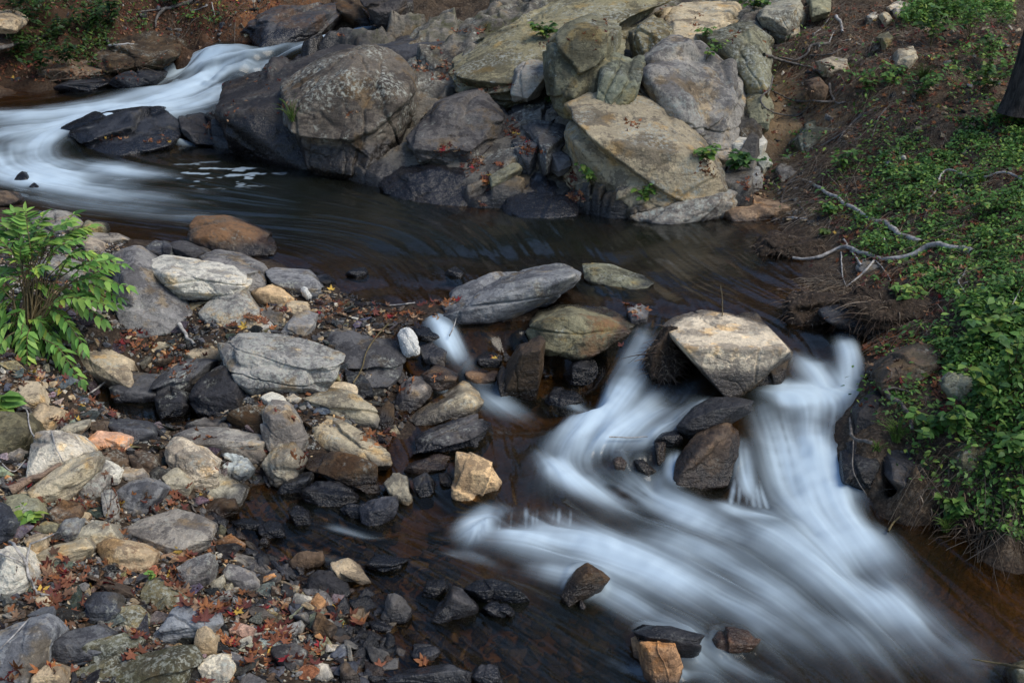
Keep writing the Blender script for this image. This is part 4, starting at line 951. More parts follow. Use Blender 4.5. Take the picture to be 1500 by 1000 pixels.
B("rock", "black", "low black stone at the pool edge beside leaf litter", "462,404 477,402 490,412 471,420", lie=.6, thick=.2, wetall=.5, sub=4)
B("rock", "grey", "dark stone tilted over the leaves near the long pale slab", "411,488 420,474 435,461 450,457 464,460 462,477 444,491", lie=.5, thick=.25, lich=.2)
B("rock", "stone", "flat light stone under a tan leaf in the upper pile", "373,449 399,450 418,461 411,474 396,477 387,465", lie=.7, thick=.15, lich=.3)
B("boulder", "stone", "long pale lichened slab in the middle of the gravel bar", "327,494 348,489 390,490 420,495 462,508 492,520 507,535 504,551 492,560 444,562 402,560 369,564 354,558 345,533 336,512", "345,508 400,520 460,540 495,545 370,545 430,548", lie=.5, rl=.12, thick=.45, dz=.25, sub=7, lich=.75, moss=.1, strata=1.6, cat="boulder")
B("boulder", "slate", "broad smooth dark slab with a thin root across it", "460,483 480,463 516,462 549,471 585,477 597,496 594,528 588,549 570,566 537,568 519,552 507,534 480,515", "490,490 540,500 575,520 550,550", lie=.6, rl=.4, thick=.4, sub=6, lich=.15, wetline=.05, cat="boulder")
B("rock", "black", "wet wedge below the broad smooth dark slab", "507,543 528,550 546,578 528,585 507,566", lie=.4, thick=.2, wetall=.6)
B("rock", "grey", "brownish faceted rock at the lower end of the dark slab", "577,590 588,570 600,555 621,552 634,563 634,584 603,603 577,603", "603,575 620,570 600,590", lie=.35, rl=.0, thick=.3, lich=.3)
B("rock", "umber", "small upright stone in the gap left of the brownish rock", "554,606 567,588 576,594 577,627 564,630", lie=.15, thick=.15, wetall=.3)
B("rock", "sand", "bright tan and grey faceted rock beside the water", "599,615 612,601 639,588 660,572 678,558 700,571 707,592 690,611 645,617 606,624", "640,598 680,580 695,590 650,608", lie=.45, rl=.1, thick=.35, lich=.3, sub=6)
B("rock", "dark", "rough crusted dark rock under the bright faceted rock", "603,642 625,630 644,621 695,610 716,618 718,636 701,656 650,669 610,662", "640,640 690,630 660,655", lie=.5, rl=.2, thick=.35, lich=.55, wetall=.25, rough=2.2, sub=6)
B("rock", "sand", "long tan stone leaning below the lichened slab", "431,596 450,578 480,571 510,577 540,595 556,613 552,625 528,623 480,606 450,606", "460,590 510,592 540,610", lie=.45, rl=.15, thick=.3, dz=.1, lich=.2, strata=1.6, sub=6)
B("rock", "pale", "small pale cap stone behind the long tan stone", "447,576 462,563 492,559 520,569 519,580 480,573 459,580", lie=.5, thick=.25, dz=.1, lich=.4)
B("rock", "white", "white oval stone under the lichened slab", "380,582 396,574 414,580 418,589 399,594", lie=.5, thick=.15, dz=.05, sub=4)
B("rock", "pale", "round pale pebble right of the white oval stone", "419,582 429,576 441,583 435,591 421,590", lie=.4, thick=.12, sub=4)
B("rock", "stone", "grey white block standing in the middle of the bar", "386,604 404,595 422,597 428,615 446,634 452,640 435,663 409,662 396,660 388,645", "400,615 418,618 430,640 405,645", lie=.3, rl=.0, thick=.3, dz=.1, lich=.35, sub=6)
B("boulder", "sand", "big smooth olive tan slab in the centre of the bar", "448,620 466,608 487,612 508,627 534,644 560,657 574,668 570,680 550,680 524,677 487,659 461,645", "470,630 510,648 550,668", lie=.65, rl=.4, thick=.3, dz=.15, sub=6, lich=.2, moss=.1)
B("rock", "umber", "brown black wet slab below the olive tan slab", "446,674 479,666 508,672 529,678 551,706 552,719 529,721 492,703 459,690", lie=.65, thick=.3, wetall=.25, sub=6)
B("rock", "black", "black wet stone at the edge of the side rapid", "439,721 461,706 495,708 526,725 521,734 498,742 466,742 448,734", lie=.6, thick=.3, wetall=.6, sub=6)
B("rock", "tan", "tan knobbly stone in front of the grey white block", "385,680 404,660 427,656 426,669 444,675 440,688 428,690 428,703 404,716 391,708", "405,680 420,675 410,700", lie=.3, rl=.0, thick=.25, lich=.3, rough=1.8, dz=.05)
B("rock", "slate", "wet slate stone beneath the tan knobbly stone", "406,721 425,697 459,688 460,702 441,721 412,725", lie=.5, thick=.2, wetline=.1)
B("rock", "stone", "long flat grey stone behind the two tone block", "266,640 292,630 348,630 385,639 385,648 330,651 320,660 290,662 268,652", lie=.7, thick=.2, lich=.4)
B("rock", "stone", "two tone white edged block on the flat grey stone", "320,645 334,639 362,646 381,654 387,666 378,677 357,675 323,667", lie=.4, thick=.25, dz=.05, lich=.5)
B("rock", "white", "rough whitish stone with a dark red leaf", "320,676 339,664 357,670 370,687 357,698 342,703 329,695", lie=.45, thick=.2, lich=.6, rough=1.8)
B("rock", "umber", "dark wedge behind the grey white block", "333,615 357,597 387,591 389,636 378,637 357,620", lie=.4, thick=.2)
B("rock", "stone", "speckled grey stone left of the dark wedge", "275,624 292,616 319,610 341,624 337,632 292,634", lie=.5, thick=.2, lich=.5)
B("rock", "blue", "blue grey square stone at the small side rapid", "528,740 550,732 581,726 584,749 560,768 542,771 531,763", "545,750 570,742 555,762", lie=.3, rl=.0, thick=.2, wetall=.3)
B("rock", "sand", "brown tan stone standing right of the brown black slab", "562,708 576,693 594,696 599,709 603,733 596,740 581,727", lie=.3, thick=.2, wetline=.05)
B("rock", "black", "black stone between the brown tan stone and the lower tan boulder", "606,703 625,692 634,706 634,724 615,727", lie=.3, thick=.2, wetall=.6)
B("rock", "brown", "thin flat stone above the lower tan boulder", "593,690 602,679 640,669 654,672 656,687 612,695", lie=.6, thick=.2, wetall=.2)
B("rock", "tan", "squarish tan boulder at the tip of the bar beside the rapid", "662,725 666,690 668,662 686,665 722,683 740,705 733,720 701,728 679,735 665,730", "680,690 710,695 690,720 725,705", lie=.3, rl=.0, thick=.35, lich=.15, sub=6, wetline=.02)
B("rock", "umber", "small brown stone wedged left of the squarish tan boulder", "644,696 654,691 666,706 661,714", lie=.4, thick=.12, wetall=.3, sub=4)
# --- gravel bar, around the little puddle
B("boulder", "black", "round black boulder under the long pale slab", "276,580 285,562 297,549 324,537 350,545 358,570 355,602 320,610 290,602", lie=.3, thick=.4, sub=6, lich=.3, wetall=.15, cat="boulder")
B("rock", "slate", "long dark slab pointing at the puddle", "223,577 235,558 258,540 275,529 300,523 322,528 300,552 275,567 252,580 230,582", "250,560 285,540 305,532", lie=.55, rl=.25, thick=.2, dz=.2, lich=.25, sub=6)
B("rock", "black", "black block under the long dark slab", "225,581 243,570 270,578 276,595 265,608 238,612", lie=.3, thick=.25, wetline=.08)
B("rock", "slate", "dark slab in the shade at the back of the puddle", "161,567 189,548 238,552 230,567 224,586 167,590", lie=.6, thick=.3, wetline=.06)
B("boulder", "tan", "smooth tan slab below the green shrub", "70,500 95,497 120,498 156,509 186,530 192,560 188,567 160,552 130,542 95,527", "110,510 150,525 178,548", lie=.65, rl=.35, thick=.3, dz=.25, sub=6, lich=.1)
B("rock", "slate", "flat blue black stone lying in the puddle", "156,620 167,611 216,618 225,635 197,647 175,640", lie=.75, thick=.2, wetline=.03)
B("rock", "tan", "square tan stone in leaves at the left edge", "8,575 19,560 59,559 66,589 38,594", lie=.6, thick=.2, dz=.03)
B("rock", "tan", "faceted tan stone below the square tan stone", "39,616 50,602 59,592 87,603 86,612 70,629", lie=.5, thick=.2, dz=.05)
B("boulder", "pale", "big cream coloured stone at the left of the bar", "38,648 54,635 78,630 103,637 125,662 89,680 65,692 40,700", "55,655 85,650 70,680", lie=.4, rl=.1, thick=.3, sub=6, lich=.1, dz=.05)
B("rock", "sand", "long sharp stone lying diagonally across the cream stone", "42,718 81,690 119,668 143,661 147,676 135,691 81,724 46,729", "80,702 125,678 70,718", lie=.6, rl=.25, thick=.15, dz=.15, lich=.3)
B("rock", "grey", "dark lichened stone right of the diagonal stone", "95,717 108,703 146,692 156,697 147,726 119,733 103,729", "115,712 140,705", lie=.35, rl=.05, thick=.2, lich=.7)
B("rock", "white", "small white stone above the dark lichened one", "142,693 154,676 176,689 173,698 154,711", lie=.45, thick=.15)
B("rock", "salmon", "peach coloured stone beside the puddle", "118,656 130,642 143,631 167,632 186,641 181,651 146,658", "145,642 170,642", lie=.5, rl=.2, thick=.2, dz=.05)
B("rock", "brown", "olive brown stone below the peach coloured stone", "145,660 167,653 190,673 189,686 162,686 146,678", lie=.5, thick=.2, moss=.2)
B("rock", "stone", "small flat striped stone right of the white stone", "172,699 184,684 208,683 214,698 189,705", lie=.6, thick=.12, lich=.4)
B("rock", "grey", "large dark stone with a tan flank in the left middle", "166,721 189,705 211,699 239,716 232,729 189,756 175,748", "190,720 215,715 195,742", lie=.45, rl=.1, thick=.25, sub=6, lich=.2)
B("rock", "stone", "narrow stone standing on end among red leaves", "150,725 162,718 172,757 159,764", lie=.2, thick=.1)
B("rock", "brown", "rounded brown stone between puddle and tan jagged stone", "188,667 208,662 226,668 230,684 213,700 197,692", lie=.4, thick=.2)
B("rock", "sand", "brown tan block left of the jagged tan stone", "237,697 259,687 282,705 270,718 248,721", lie=.4, thick=.2, lich=.3)
B("rock", "pale", "jagged tan white stone in the left middle", "246,659 259,645 292,651 321,676 313,690 281,703 267,683 248,680", "265,660 295,668 285,690", lie=.35, rl=.05, thick=.25, dz=.1, lich=.4, rough=1.6, sub=6)
B("rock", "sand", "broad flat brown tan rock below the rough whitish stone", "274,724 297,697 330,695 357,716 352,731 330,750 300,740", "300,715 335,715", lie=.65, rl=.4, thick=.2, sub=6, dz=.05)
B("rock", "umber", "dark rock under the broad flat brown tan rock", "269,745 297,733 343,730 346,747 320,759 285,759", lie=.4, thick=.2, wetline=.1)
B("boulder", "stone", "big flat pale slab, widest of the lower bar", "166,772 190,764 211,760 256,745 290,755 314,768 308,785 270,802 243,804 200,795 175,783", "178,776 210,785 245,793 290,783", lie=.8, rl=.55, thick=.2, dz=.15, sub=6, lich=.35, strata=1.5)
B("rock", "sand", "light topped stone left of the big flat pale slab", "104,780 140,764 162,768 174,788 135,800 113,797", "125,782 155,780", lie=.45, rl=.1, thick=.2, lich=.35)
B("rock", "brown", "brown rounded stone above the light topped stone", "69,756 92,730 119,741 114,762 86,771", lie=.4, thick=.2)
B("rock", "olive", "olive grey stone with a green sprig at the left", "7,729 30,724 54,727 63,757 27,765", lie=.6, thick=.25, moss=.2, lich=.2)
B("rock", "dark", "dark rock at the left edge below the driftwood", "-12,735 8,743 28,765 16,785 -12,797", lie=.4, thick=.25, moss=.2)
B("rock", "olive", "smooth olive pebble rock near the left edge", "45,778 65,761 86,768 85,781 54,784", lie=.5, thick=.15, round_=20)
B("rock", "grey", "speckled black white stone left of the light topped stone", "84,783 97,765 117,759 114,774 97,794", lie=.4, thick=.12, lich=.9, wetall=.3)
B("boulder", "moss", "mossy dark boulder at the left edge under leaves", "-16,604 20,604 42,617 43,642 14,664 -16,670", lie=.4, thick=.35, moss=.5, sub=6)
B("rock", "stone", "grey pointed stone left of the cream stone", "3,670 27,652 36,666 16,676", lie=.4, thick=.15)
B("rock", "brown", "dark small block between puddle and cream stone", "128,619 151,616 158,635 130,636", lie=.4, thick=.15)
B("rock", "sand", "thin pale flat stone above the cream stone", "83,637 97,622 130,614 128,624 92,641", lie=.6, thick=.1, dz=.03)
# --- gravel bar, bottom left
B("boulder", "pale", "white patched boulder at the left edge, lower bar", "-16,806 13,796 34,818 40,846 21,865 -16,884", "10,812 28,840 0,860", lie=.35, rl=.05, thick=.35, sub=6, lich=.9)
B("rock", "sand", "flat tan stone right of the white patched boulder", "51,815 70,803 91,795 122,791 131,803 104,817 73,827", "80,812 115,803", lie=.55, rl=.25, thick=.15, dz=.05)
B("rock", "tan", "orange patched tan stone under the big flat slab", "147,804 166,791 200,797 227,810 221,828 203,836 179,839 161,823", "170,805 205,812 190,830", lie=.4, rl=.1, thick=.2, lich=.1, rustx=.6)
B("rock", "orange", "small flat orange stone right of the orange patched one", "230,820 247,808 270,800 282,818 255,826", lie=.5, thick=.15)
B("rock", "grey", "grey rounded double stone among dark red leaves", "256,833 276,821 307,810 317,826 309,843 294,841 270,863 263,846", "275,835 305,825", lie=.4, rl=.1, thick=.15, lich=.6)
B("rock", "moss", "yellow green mossy stone in the lower bar", "185,882 198,862 216,847 239,852 284,884 260,898 221,895", "205,875 235,865 255,885", lie=.45, rl=.15, thick=.2, moss=.3, lich=.7, sub=6)
B("rock", "olive", "grey speckled round stone below the mossy one", "152,903 177,886 198,888 217,909 198,927 166,921", lie=.4, thick=.2, lich=.7, sub=6)
B("rock", "dark", "dark green stone left of the grey speckled one", "124,898 138,875 166,873 175,887 153,908 130,912", lie=.4, thick=.2, moss=.25)
B("boulder", "grey", "large smooth grey slab in the bottom left corner", "-20,936 10,920 39,908 68,905 82,922 62,950 60,978 39,1002 -20,1012", "10,940 55,930 30,975", lie=.6, rl=.35, thick=.25, sub=6, lich=.2)
B("rock", "slate", "dark flat slab right of the smooth grey slab", "61,947 81,925 143,913 162,928 146,945 114,967 91,972 68,964", lie=.65, thick=.2, lich=.15, sub=6)
B("rock", "moss", "lichened mossy stone between two bottom slabs", "112,966 130,952 146,943 187,924 204,938 179,963 146,977 120,974", lie=.5, thick=.2, moss=.25, lich=.8, sub=6)
B("boulder", "moss", "long mossy boulder cut by the bottom edge", "110,997 120,982 166,973 221,960 250,947 278,947 287,966 262,1004 200,1016 115,1014", "140,992 200,978 260,965", lie=.5, rl=.2, thick=.3, moss=.3, lich=.8, sub=6)
B("rock", "grey", "long dark stone with a cream top near the bottom", "220,929 235,915 247,912 260,893 312,887 316,906 323,914 286,934 234,943", "245,920 300,912 270,930", lie=.5, rl=.15, thick=.2, lich=.3, sub=6)
B("rock", "tan", "tan egg shaped stone near the bottom", "282,947 289,919 302,915 318,932 316,952 294,961", lie=.25, thick=.15, round_=18, chips=3)
B("rock", "white", "rough white stone below the tan egg shaped one", "291,968 307,957 330,957 341,974 322,1003 309,1001", lie=.35, thick=.2, lich=.6, rough=1.8)
B("rock", "tan", "tan pointed stone at the bottom edge", "45,1010 75,973 91,978 96,1008", lie=.4, thick=.2)
B("rock", "tan", "little tan stone under a bare twig", "50,875 65,869 77,883 66,892", lie=.4, thick=.1, sub=4)
B("rock", "slate", "slate stone below the little tan stone", "39,903 60,890 79,888 80,901 52,909", lie=.5, thick=.12)
B("rock", "sand", "narrow pale stone right of the grey double stone", "299,859 327,838 329,852 312,868", lie=.4, thick=.1)
B("rock", "stone", "thin grey flake in the leaves right of the mossy stone", "301,882 335,863 339,874 312,884", lie=.6, thick=.1, sub=4)
B("rock", "tan", "tan stone below the light topped one, with twig", "33,791 52,781 69,784 66,804 49,811", lie=.4, thick=.12)
B("rock", "brown", "brown flat stone above the mossy stone", "137,854 156,848 187,862 193,871 166,876", lie=.6, thick=.12)
B("rock", "dark", "black flat stone under the orange patched one", "171,856 190,845 208,839 217,845 192,858", lie=.6, thick=.12)
# --- gravel bar, right lower edge
B("rock", "pale", "long cream grey stone at the edge of the side stream", "320,810 339,807 360,813 386,821 402,837 399,843 375,843 347,833 326,825", "345,818 380,832", lie=.5, rl=.15, thick=.15, dz=.03, lich=.3)
B("rock", "grey", "grey green stone below the long cream grey stone", "326,843 339,830 368,838 379,852 360,867 331,856", lie=.45, thick=.2, lich=.5)
B("rock", "brown", "two coloured purple brown stone at the shallow water", "421,823 438,808 469,808 474,823 435,837 425,832", "440,820 465,815", lie=.4, rl=.1, thick=.15, wetline=.02)
B("rock", "tan", "craggy tan stone beside the big black stone", "490,825 508,820 526,831 543,853 529,856 503,851 492,838", lie=.4, thick=.15, rough=2.0, lich=.2, wetline=.02)
B("rock", "black", "big smooth black stone at the shallow water", "450,849 466,836 487,838 508,854 514,868 505,877 472,877 453,867", "470,850 500,862", lie=.4, rl=.15, thick=.25, sub=6, wetline=.04)
B("rock", "brown", "brown upright stone in the lower right gravel", "458,919 466,898 482,912 491,920 479,940 461,937", lie=.3, thick=.12)
B("rock", "dark", "flat dark stone in the lower right gravel", "398,950 430,942 447,956 443,976 430,984 409,976", lie=.6, thick=.15, lich=.2)
B("rock", "stone", "light grey angular stone above the flat dark stone", "416,919 440,908 444,917 427,934", lie=.4, thick=.1)
B("rock", "salmon", "pink brick like stone near the bottom", "333,921 347,911 369,922 366,937 336,929", lie=.45, thick=.12, dz=.02)
B("rock", "stone", "speckled grey stone right of the pink brick like one", "367,921 399,930 397,942 368,934", lie=.5, thick=.12, lich=.5)
B("rock", "grey", "narrow striped stone right of the rough white stone", "325,953 349,956 363,969 357,981 334,963", lie=.5, thick=.1, lich=.3)
B("rock", "pale", "white topped wedge at the bottom of the gravel", "450,971 479,973 487,990 477,1000", lie=.5, thick=.12)
B("rock", "brown", "brown slab cut by the bottom edge beside the water", "497,976 505,968 530,1002 500,1006", lie=.4, thick=.12)
B("rock", "black", "dark sliver standing in the lower right gravel", "478,888 487,887 499,909 492,916", lie=.3, thick=.08, sub=4)
B("rock", "slate", "blue black stone at the waterline of the lower gravel", "490,924 500,913 517,919 517,940 505,940", lie=.3, thick=.12)
B("rock", "black", "small black block at the waterline right of the blue black stone", "520,924 521,912 534,912 538,930", lie=.3, thick=.1, sub=4)
B("rock", "tan", "knobbly tan stone in leaves at the waterline", "504,908 516,891 530,893 530,910 516,919", lie=.35, thick=.12, rough=1.7)
B("rock", "slate", "grey oval flake above the pink brick like stone", "363,890 383,889 401,904 396,911 375,903", lie=.6, thick=.1)
B("rock", "grey", "grey stone cut by the bottom edge, left of the water", "348,1000 365,985 391,995 382,1010 355,1010", lie=.5, thick=.12)
B("rock", "slate", "bluish wet slab above the cream grey stone", "300,742 318,757 336,763 330,775 308,765", lie=.6, thick=.15, wetall=.3)
B("rock", "rust", "rust coloured stone in the side stream", "315,795 339,784 356,798 345,806 322,804", lie=.5, thick=.15, wetline=.02)
B("rock", "umber", "small grey point in the side stream right of the rust one", "378,800 388,784 395,795 390,803", lie=.3, thick=.1, sub=4)
B("rock", "stone", "pale rock half hidden at the back of the shrub", "42,320 62,307 90,310 113,330 92,345 58,338", lie=.5, thick=.3, lich=.4)
B("rock", "olive", "olive rock by the pool right of the shrub top", "120,332 128,324 148,326 154,338 140,345", lie=.5, thick=.25)
B("rock", "stone", "flat thin rock at the pool edge right of the shrub", "128,346 140,341 170,344 184,351 160,357", lie=.7, thick=.2)
B("rock", "grey", "grey rock seen through the shrub leaves", "60,385 80,375 110,385 120,405 90,415 62,405", lie=.5, thick=.3, lich=.5)
B("rock", "stone", "small stone left of the tall dark slab behind leaves", "118,355 132,348 148,356 150,368 125,370", lie=.5, thick=.2)
B("rock", "sand", "flat stone with a dark leaf bed under the tall slab", "222,507 240,500 262,492 268,498 240,512 224,514", lie=.7, thick=.1)
B("rock", "tan", "thin tan slab above the puddle slabs", "266,518 285,508 320,506 340,516 336,525 280,525", lie=.7, thick=.12, dz=.05)
B("rock", "pale", "pale stone on a leaf bed near the white oval stone", "325,510 335,500 348,505 345,520 332,522", lie=.4, thick=.1, sub=4)

build_water()
# ------------------------------------------------------------------ resting small things on what is there
bpy.context.view_layer.update()
DG = bpy.context.evaluated_depsgraph_get()
def hit(px, py):
    d = Vector(ray(px, py)); d.normalize()
    ok, p, n, i, o, m = sc.ray_cast(DG, Vector((0, 0, CAM_H)), d)
    return (np.array(p), np.array(n), o) if ok else None
def drop(x, y):
    ok, p, n, i, o, m = sc.ray_cast(DG, Vector((x, y, 9)), Vector((0, 0, -1)))
    return (np.array(p), np.array(n), o) if ok else None
NEAR = [h for h in HERO if len(h[2].split()) <= 10]
HP_ = np.array([h[0] for h in NEAR])
def near_rock(p):
    d = np.linalg.norm(HP_ - p, axis=1) - .7 * np.array([h[1] for h in NEAR])
    return NEAR[int(np.argmin(d))][2]

# --- pebbles: the larger ones each a thing
BAR = [(0, 320), (70, 335), (150, 352), (230, 372), (390, 395), (480, 425), (600, 455), (640, 560), (560, 660), (420, 740), (330, 800), (400, 860), (520, 880), (560, 930), (520, 1000), (0, 1000)]
LOWBAR = [(0, 700), (150, 720), (300, 800), (420, 870), (540, 880), (560, 930), (520, 1000), (0, 1000)]
def pebble_mesh(seed):
    r = np.random.default_rng(seed)
    P = r.normal(size=(9, 3)) * np.array([1, .75, .5])
    V, F = rock_shape(P / np.abs(P).max(0) * np.array([1, .72, .42]), seed, 4, 1.0, 8, 40, .5)
    return make_mesh("pebble", V, F, True, {"wet": np.zeros(len(V)), "moss": np.zeros(len(V))}, M_PEBBLE), V, F
PEB = [pebble_mesh(900 + k) for k in range(8)]
PCOL = [("dark grey", (.075, .075, .08)), ("black", (.035, .035, .038)), ("grey", (.19, .18, .17)), ("tan", (.38, .30, .19)), ("pale", (.45, .42, .35)), ("brown", (.15, .10, .065)), ("blue grey", (.12, .13, .155)), ("orange", (.38, .20, .09))]
PCOL = [(n_, tuple(1.25 * x for x in c_) if max(c_) > .13 else c_) for n_, c_ in PCOL]
PW = np.array([.22, .16, .2, .14, .08, .1, .07, .03]); PW /= PW.sum()
taken = []
# --- loose flat stones bedded between the larger rocks
STONE = []
for k in range(8):
    r = np.random.default_rng(950 + k); P = r.normal(size=(8, 3)); P = P / np.abs(P).max(0) * np.array([1, .72, .34])
    V, F = rock_shape(P, 950 + k, 5, .9, 6, 110, .8, 0.0, 4)
    STONE.append(make_mesh("stone", V, F, True, {"wet": np.zeros(len(V)), "moss": np.zeros(len(V))}, M_ROCK))
count = tries = 0
while count < 165 and tries < 9000:
    tries += 1
    px, py = random.uniform(0, 640), random.uniform(400, 1000)
    if not in_poly(np.array([px]), np.array([py]), BAR)[0]: continue
    h = hit(px, py)
    if h is None or h[2].name != "ground": continue
    s = random.uniform(.07, .135)
    if any(np.hypot(h[0][0] - q[0], h[0][1] - q[1]) < .62 * (s + q[2]) for q in taken): continue
    taken.append((h[0][0], h[0][1], s))
    ci = int(rng.choice(len(PCOL), p=PW))
    o = link("stone", STONE[count % 8], None, h[0] + np.array([0, 0, s * .12]))
    o.rotation_euler = (random.uniform(-.4, .4), random.uniform(-.4, .4), random.uniform(0, 6.28)); o.scale = (s, s, s)
    o.color = (*[c * random.uniform(.8, 1.2) for c in PCOL[ci][1]], .3)
    tag(o, "flat %s stone beside the %s" % (PCOL[ci][0], near_rock(h[0])), "stone", "loose stones of the gravel bar")
    count += 1
bpy.context.view_layer.update(); DG = bpy.context.evaluated_depsgraph_get()
count = 0; tries = 0
while count < 190 and tries < 9000:
    tries += 1
    px, py = random.uniform(0, 560), random.uniform(470, 1000)
    if not in_poly(np.array([px]), np.array([py]), BAR if random.random() < .35 else LOWBAR)[0]: continue
    h = hit(px, py)
    if h is None or h[2].name != "ground": continue
    s = random.uniform(.026, .058) if random.random() < .6 else random.uniform(.055, .10)
    if any(np.hypot(h[0][0] - q[0], h[0][1] - q[1]) < .8 * (s + q[2]) for q in taken): continue
    taken.append((h[0][0], h[0][1], s))
    ci = int(rng.choice(len(PCOL), p=PW))
    o = link("pebble", PEB[count % 8][0], None, h[0] + np.array([0, 0, s * .28]))
    o.rotation_euler = (random.uniform(-.35, .35), random.uniform(-.35, .35), random.uniform(0, 6.28)); o.scale = (s, s, s)
    o.color = (*[c * random.uniform(.8, 1.2) for c in PCOL[ci][1]], .25)
    tag(o, "small %s pebble beside the %s" % (PCOL[ci][0], near_rock(h[0])), "pebble", "pebbles of the gravel bar")
    count += 1
# --- gravel: everything smaller, in one
def scatter(poly, n, pad=0):
    """world points whose picture falls inside a photo polygon, spread evenly over the ground"""
    pl = np.array(poly, float)
    q = at_z(pl[:, 0], pl[:, 1], np.full(len(pl), .3))
    lo, hi = q[:, :2].min(0) - 2.0, q[:, :2].max(0) + 2.0
    lo = np.maximum(lo, [-14, 4.0]); hi = np.minimum(hi, [12, 24])
    out = []; tot = 0
    for _ in range(60):
        p = rng.uniform(lo, hi, (4 * n, 2)); z = ground_fast(p)
        a, b = pix(np.column_stack([p, z]))
        k = in_poly(a, b, pl)
        out.append(np.column_stack([p[k], z[k]])); tot += k.sum()
        if tot >= n: break
    return np.vstack(out)[:n]
def ground_fast(p):
    r, c = to_idx(p); i, j = r.astype(int), c.astype(int); fr, fc = r - i, c - j
    z = (gz[i, j] * (1 - fr) + gz[i + 1, j] * fr) * (1 - fc) + (gz[i, j + 1] * (1 - fr) + gz[i + 1, j + 1] * fr) * fc
    u = p[:, 0] / p[:, 1]
    bad = (u < us[0]) | (u > us[-1])
    if bad.any(): z[bad] = ground_h(p[bad])
    return z
def gnormal(p):
    e = .03
    dx = (ground_fast(p + [e, 0]) - ground_fast(p - [e, 0])) / (2 * e); dy = (ground_fast(p + [0, e]) - ground_fast(p - [0, e])) / (2 * e)
    n = np.column_stack([-dx, -dy, np.ones(len(p))])
    return n / np.linalg.norm(n, axis=1, keepdims=True)
GV, GF, GC, GWt, n0 = [], [], [], [], 0
BED = [(560, 880), (640, 780), (700, 900), (900, 880), (920, 1010), (520, 1010), (330, 780), (420, 740), (600, 700)]
DAM = [(640, 455), (760, 470), (960, 470), (1040, 480), (1000, 560), (800, 600), (660, 600), (600, 520)]
sets = [(scatter(BAR, 11500), .012, .045), (scatter(LOWBAR, 2600), .009, .028), (scatter(BED, 1500), .02, .10), (scatter(DAM, 500), .02, .06), (scatter([(1060, 270), (1180, 250), (1200, 330), (1060, 330)], 300), .02, .06), (scatter([(1130, 60), (1500, -10), (1500, 200), (1200, 300), (1120, 200)], 450), .02, .075), (scatter([(0, 10), (450, -10), (400, 60), (250, 105), (0, 122)], 160), .02, .10)]
tv0, tf0 = ico(3)
for pts_, s0, s1 in sets:
    grp = rng.integers(0, 8, len(pts_))
    for g in range(8):
        q = pts_[grp == g]
        if not len(q): continue
        V0, F0 = PEB_LOW[g] if 'PEB_LOW' in globals() else (None, None)
        if V0 is None:
            PEB_LOW = []
            for k in range(8):
                r = np.random.default_rng(700 + k); P = r.normal(size=(9, 3)); P = P / np.abs(P).max(0) * np.array([1, .75, .5])
                PEB_LOW.append(rock_shape(P, 700 + k, 3, .8, 8, 40, .3))
            V0, F0 = PEB_LOW[g]
        s = s0 + (s1 - s0) * rng.random(len(q)) ** 2.2
        nn = gnormal(q[:, :2]) + rng.normal(0, .3, (len(q), 3))
        V, F = instances(V0, F0, frames(nn, rng.uniform(0, 6.28, len(q)), s), q + np.array([0, 0, 1.0]) * (s * .25)[:, None])
        ci = rng.choice(len(PCOL), len(q), p=PW)
        col = np.array([PCOL[c][1] for c in ci]) * rng.uniform(.5, 1.05, (len(q), 1))
        GV.append(V); GF.append(F + n0); n0 += len(V)
        GC.append(np.repeat(col, len(V0), 0))
        wz_ = water_z(q[:, :2]); GWt.append(np.repeat(sstep(.06, .0, q[:, 2] - wz_), len(V0)))
GV = np.vstack(GV)
o = link("gravel", make_mesh("gravel", GV, np.vstack(GF), True, {"wet": np.concatenate(GWt), "moss": np.zeros(len(GV))}, M_GRAVEL, np.vstack(GC)))
tag(o, "loose small gravel filling the gaps between the stones", "gravel", None, "stuff")

# --- fallen leaves
def leaf_shape(seed):
    r = np.random.default_rng(seed)
    lobes = 5
    ang, rd = [], []
    for i in range(lobes):
        a = math.pi / 2 + (i - 2) * 1.05 + r.normal(0, .06); L = (1, .86, .6)[abs(i - 2)] * r.uniform(.9, 1.1)
        ang += [a - .30, a, a + .30]; rd += [L * .66, L, L * .66]
        if i < lobes - 1: ang.append(a + .52); rd.append(L * .45)
    ang.append(-math.pi / 2); rd.append(.22)
    X = np.column_stack([np.cos(ang) * rd, np.sin(ang) * rd]) * .5
    n = len(X)
    cur = r.uniform(.25, .75); tw = r.uniform(-.5, .5)
    rr = np.hypot(X[:, 0], X[:, 1])
    Z = cur * rr ** 2 * 1.6 + tw * X[:, 0] * X[:, 1] + r.normal(0, .035, n)
    V = [(0, 0, 0)] + [(x, y, z) for (x, y), z in zip(X, Z)]
    F = [(0, 1 + i, 1 + (i + 1) % n) for i in range(n)]
    k = len(V)
    V += [(-.012, -.08, .01), (.012, -.08, .01), (r.uniform(-.1, .1), -.62, .09)]
    F.append((k, k + 2, k + 1))
    return np.array(V, float), np.array(F)
LEAF = [leaf_shape(40 + k) for k in range(6)]
LEAFM = [make_mesh("leaf", v, f, True, None, M_LEAF) for v, f in LEAF]
LCOL = [("rust red", (.19, .075, .042)), ("dark red", (.11, .036, .03)), ("orange brown", (.30, .125, .05)), ("pale brown", (.33, .22, .14)), ("brown", (.13, .075, .048)), ("crimson", (.26, .028, .035)), ("yellow", (.50, .34, .07))]
LCOL = [(n_, tuple(1.2 * x for x in c_)) for n_, c_ in LCOL]
LW = np.array([.32, .2, .16, .12, .14, .04, .02]); LW /= LW.sum()
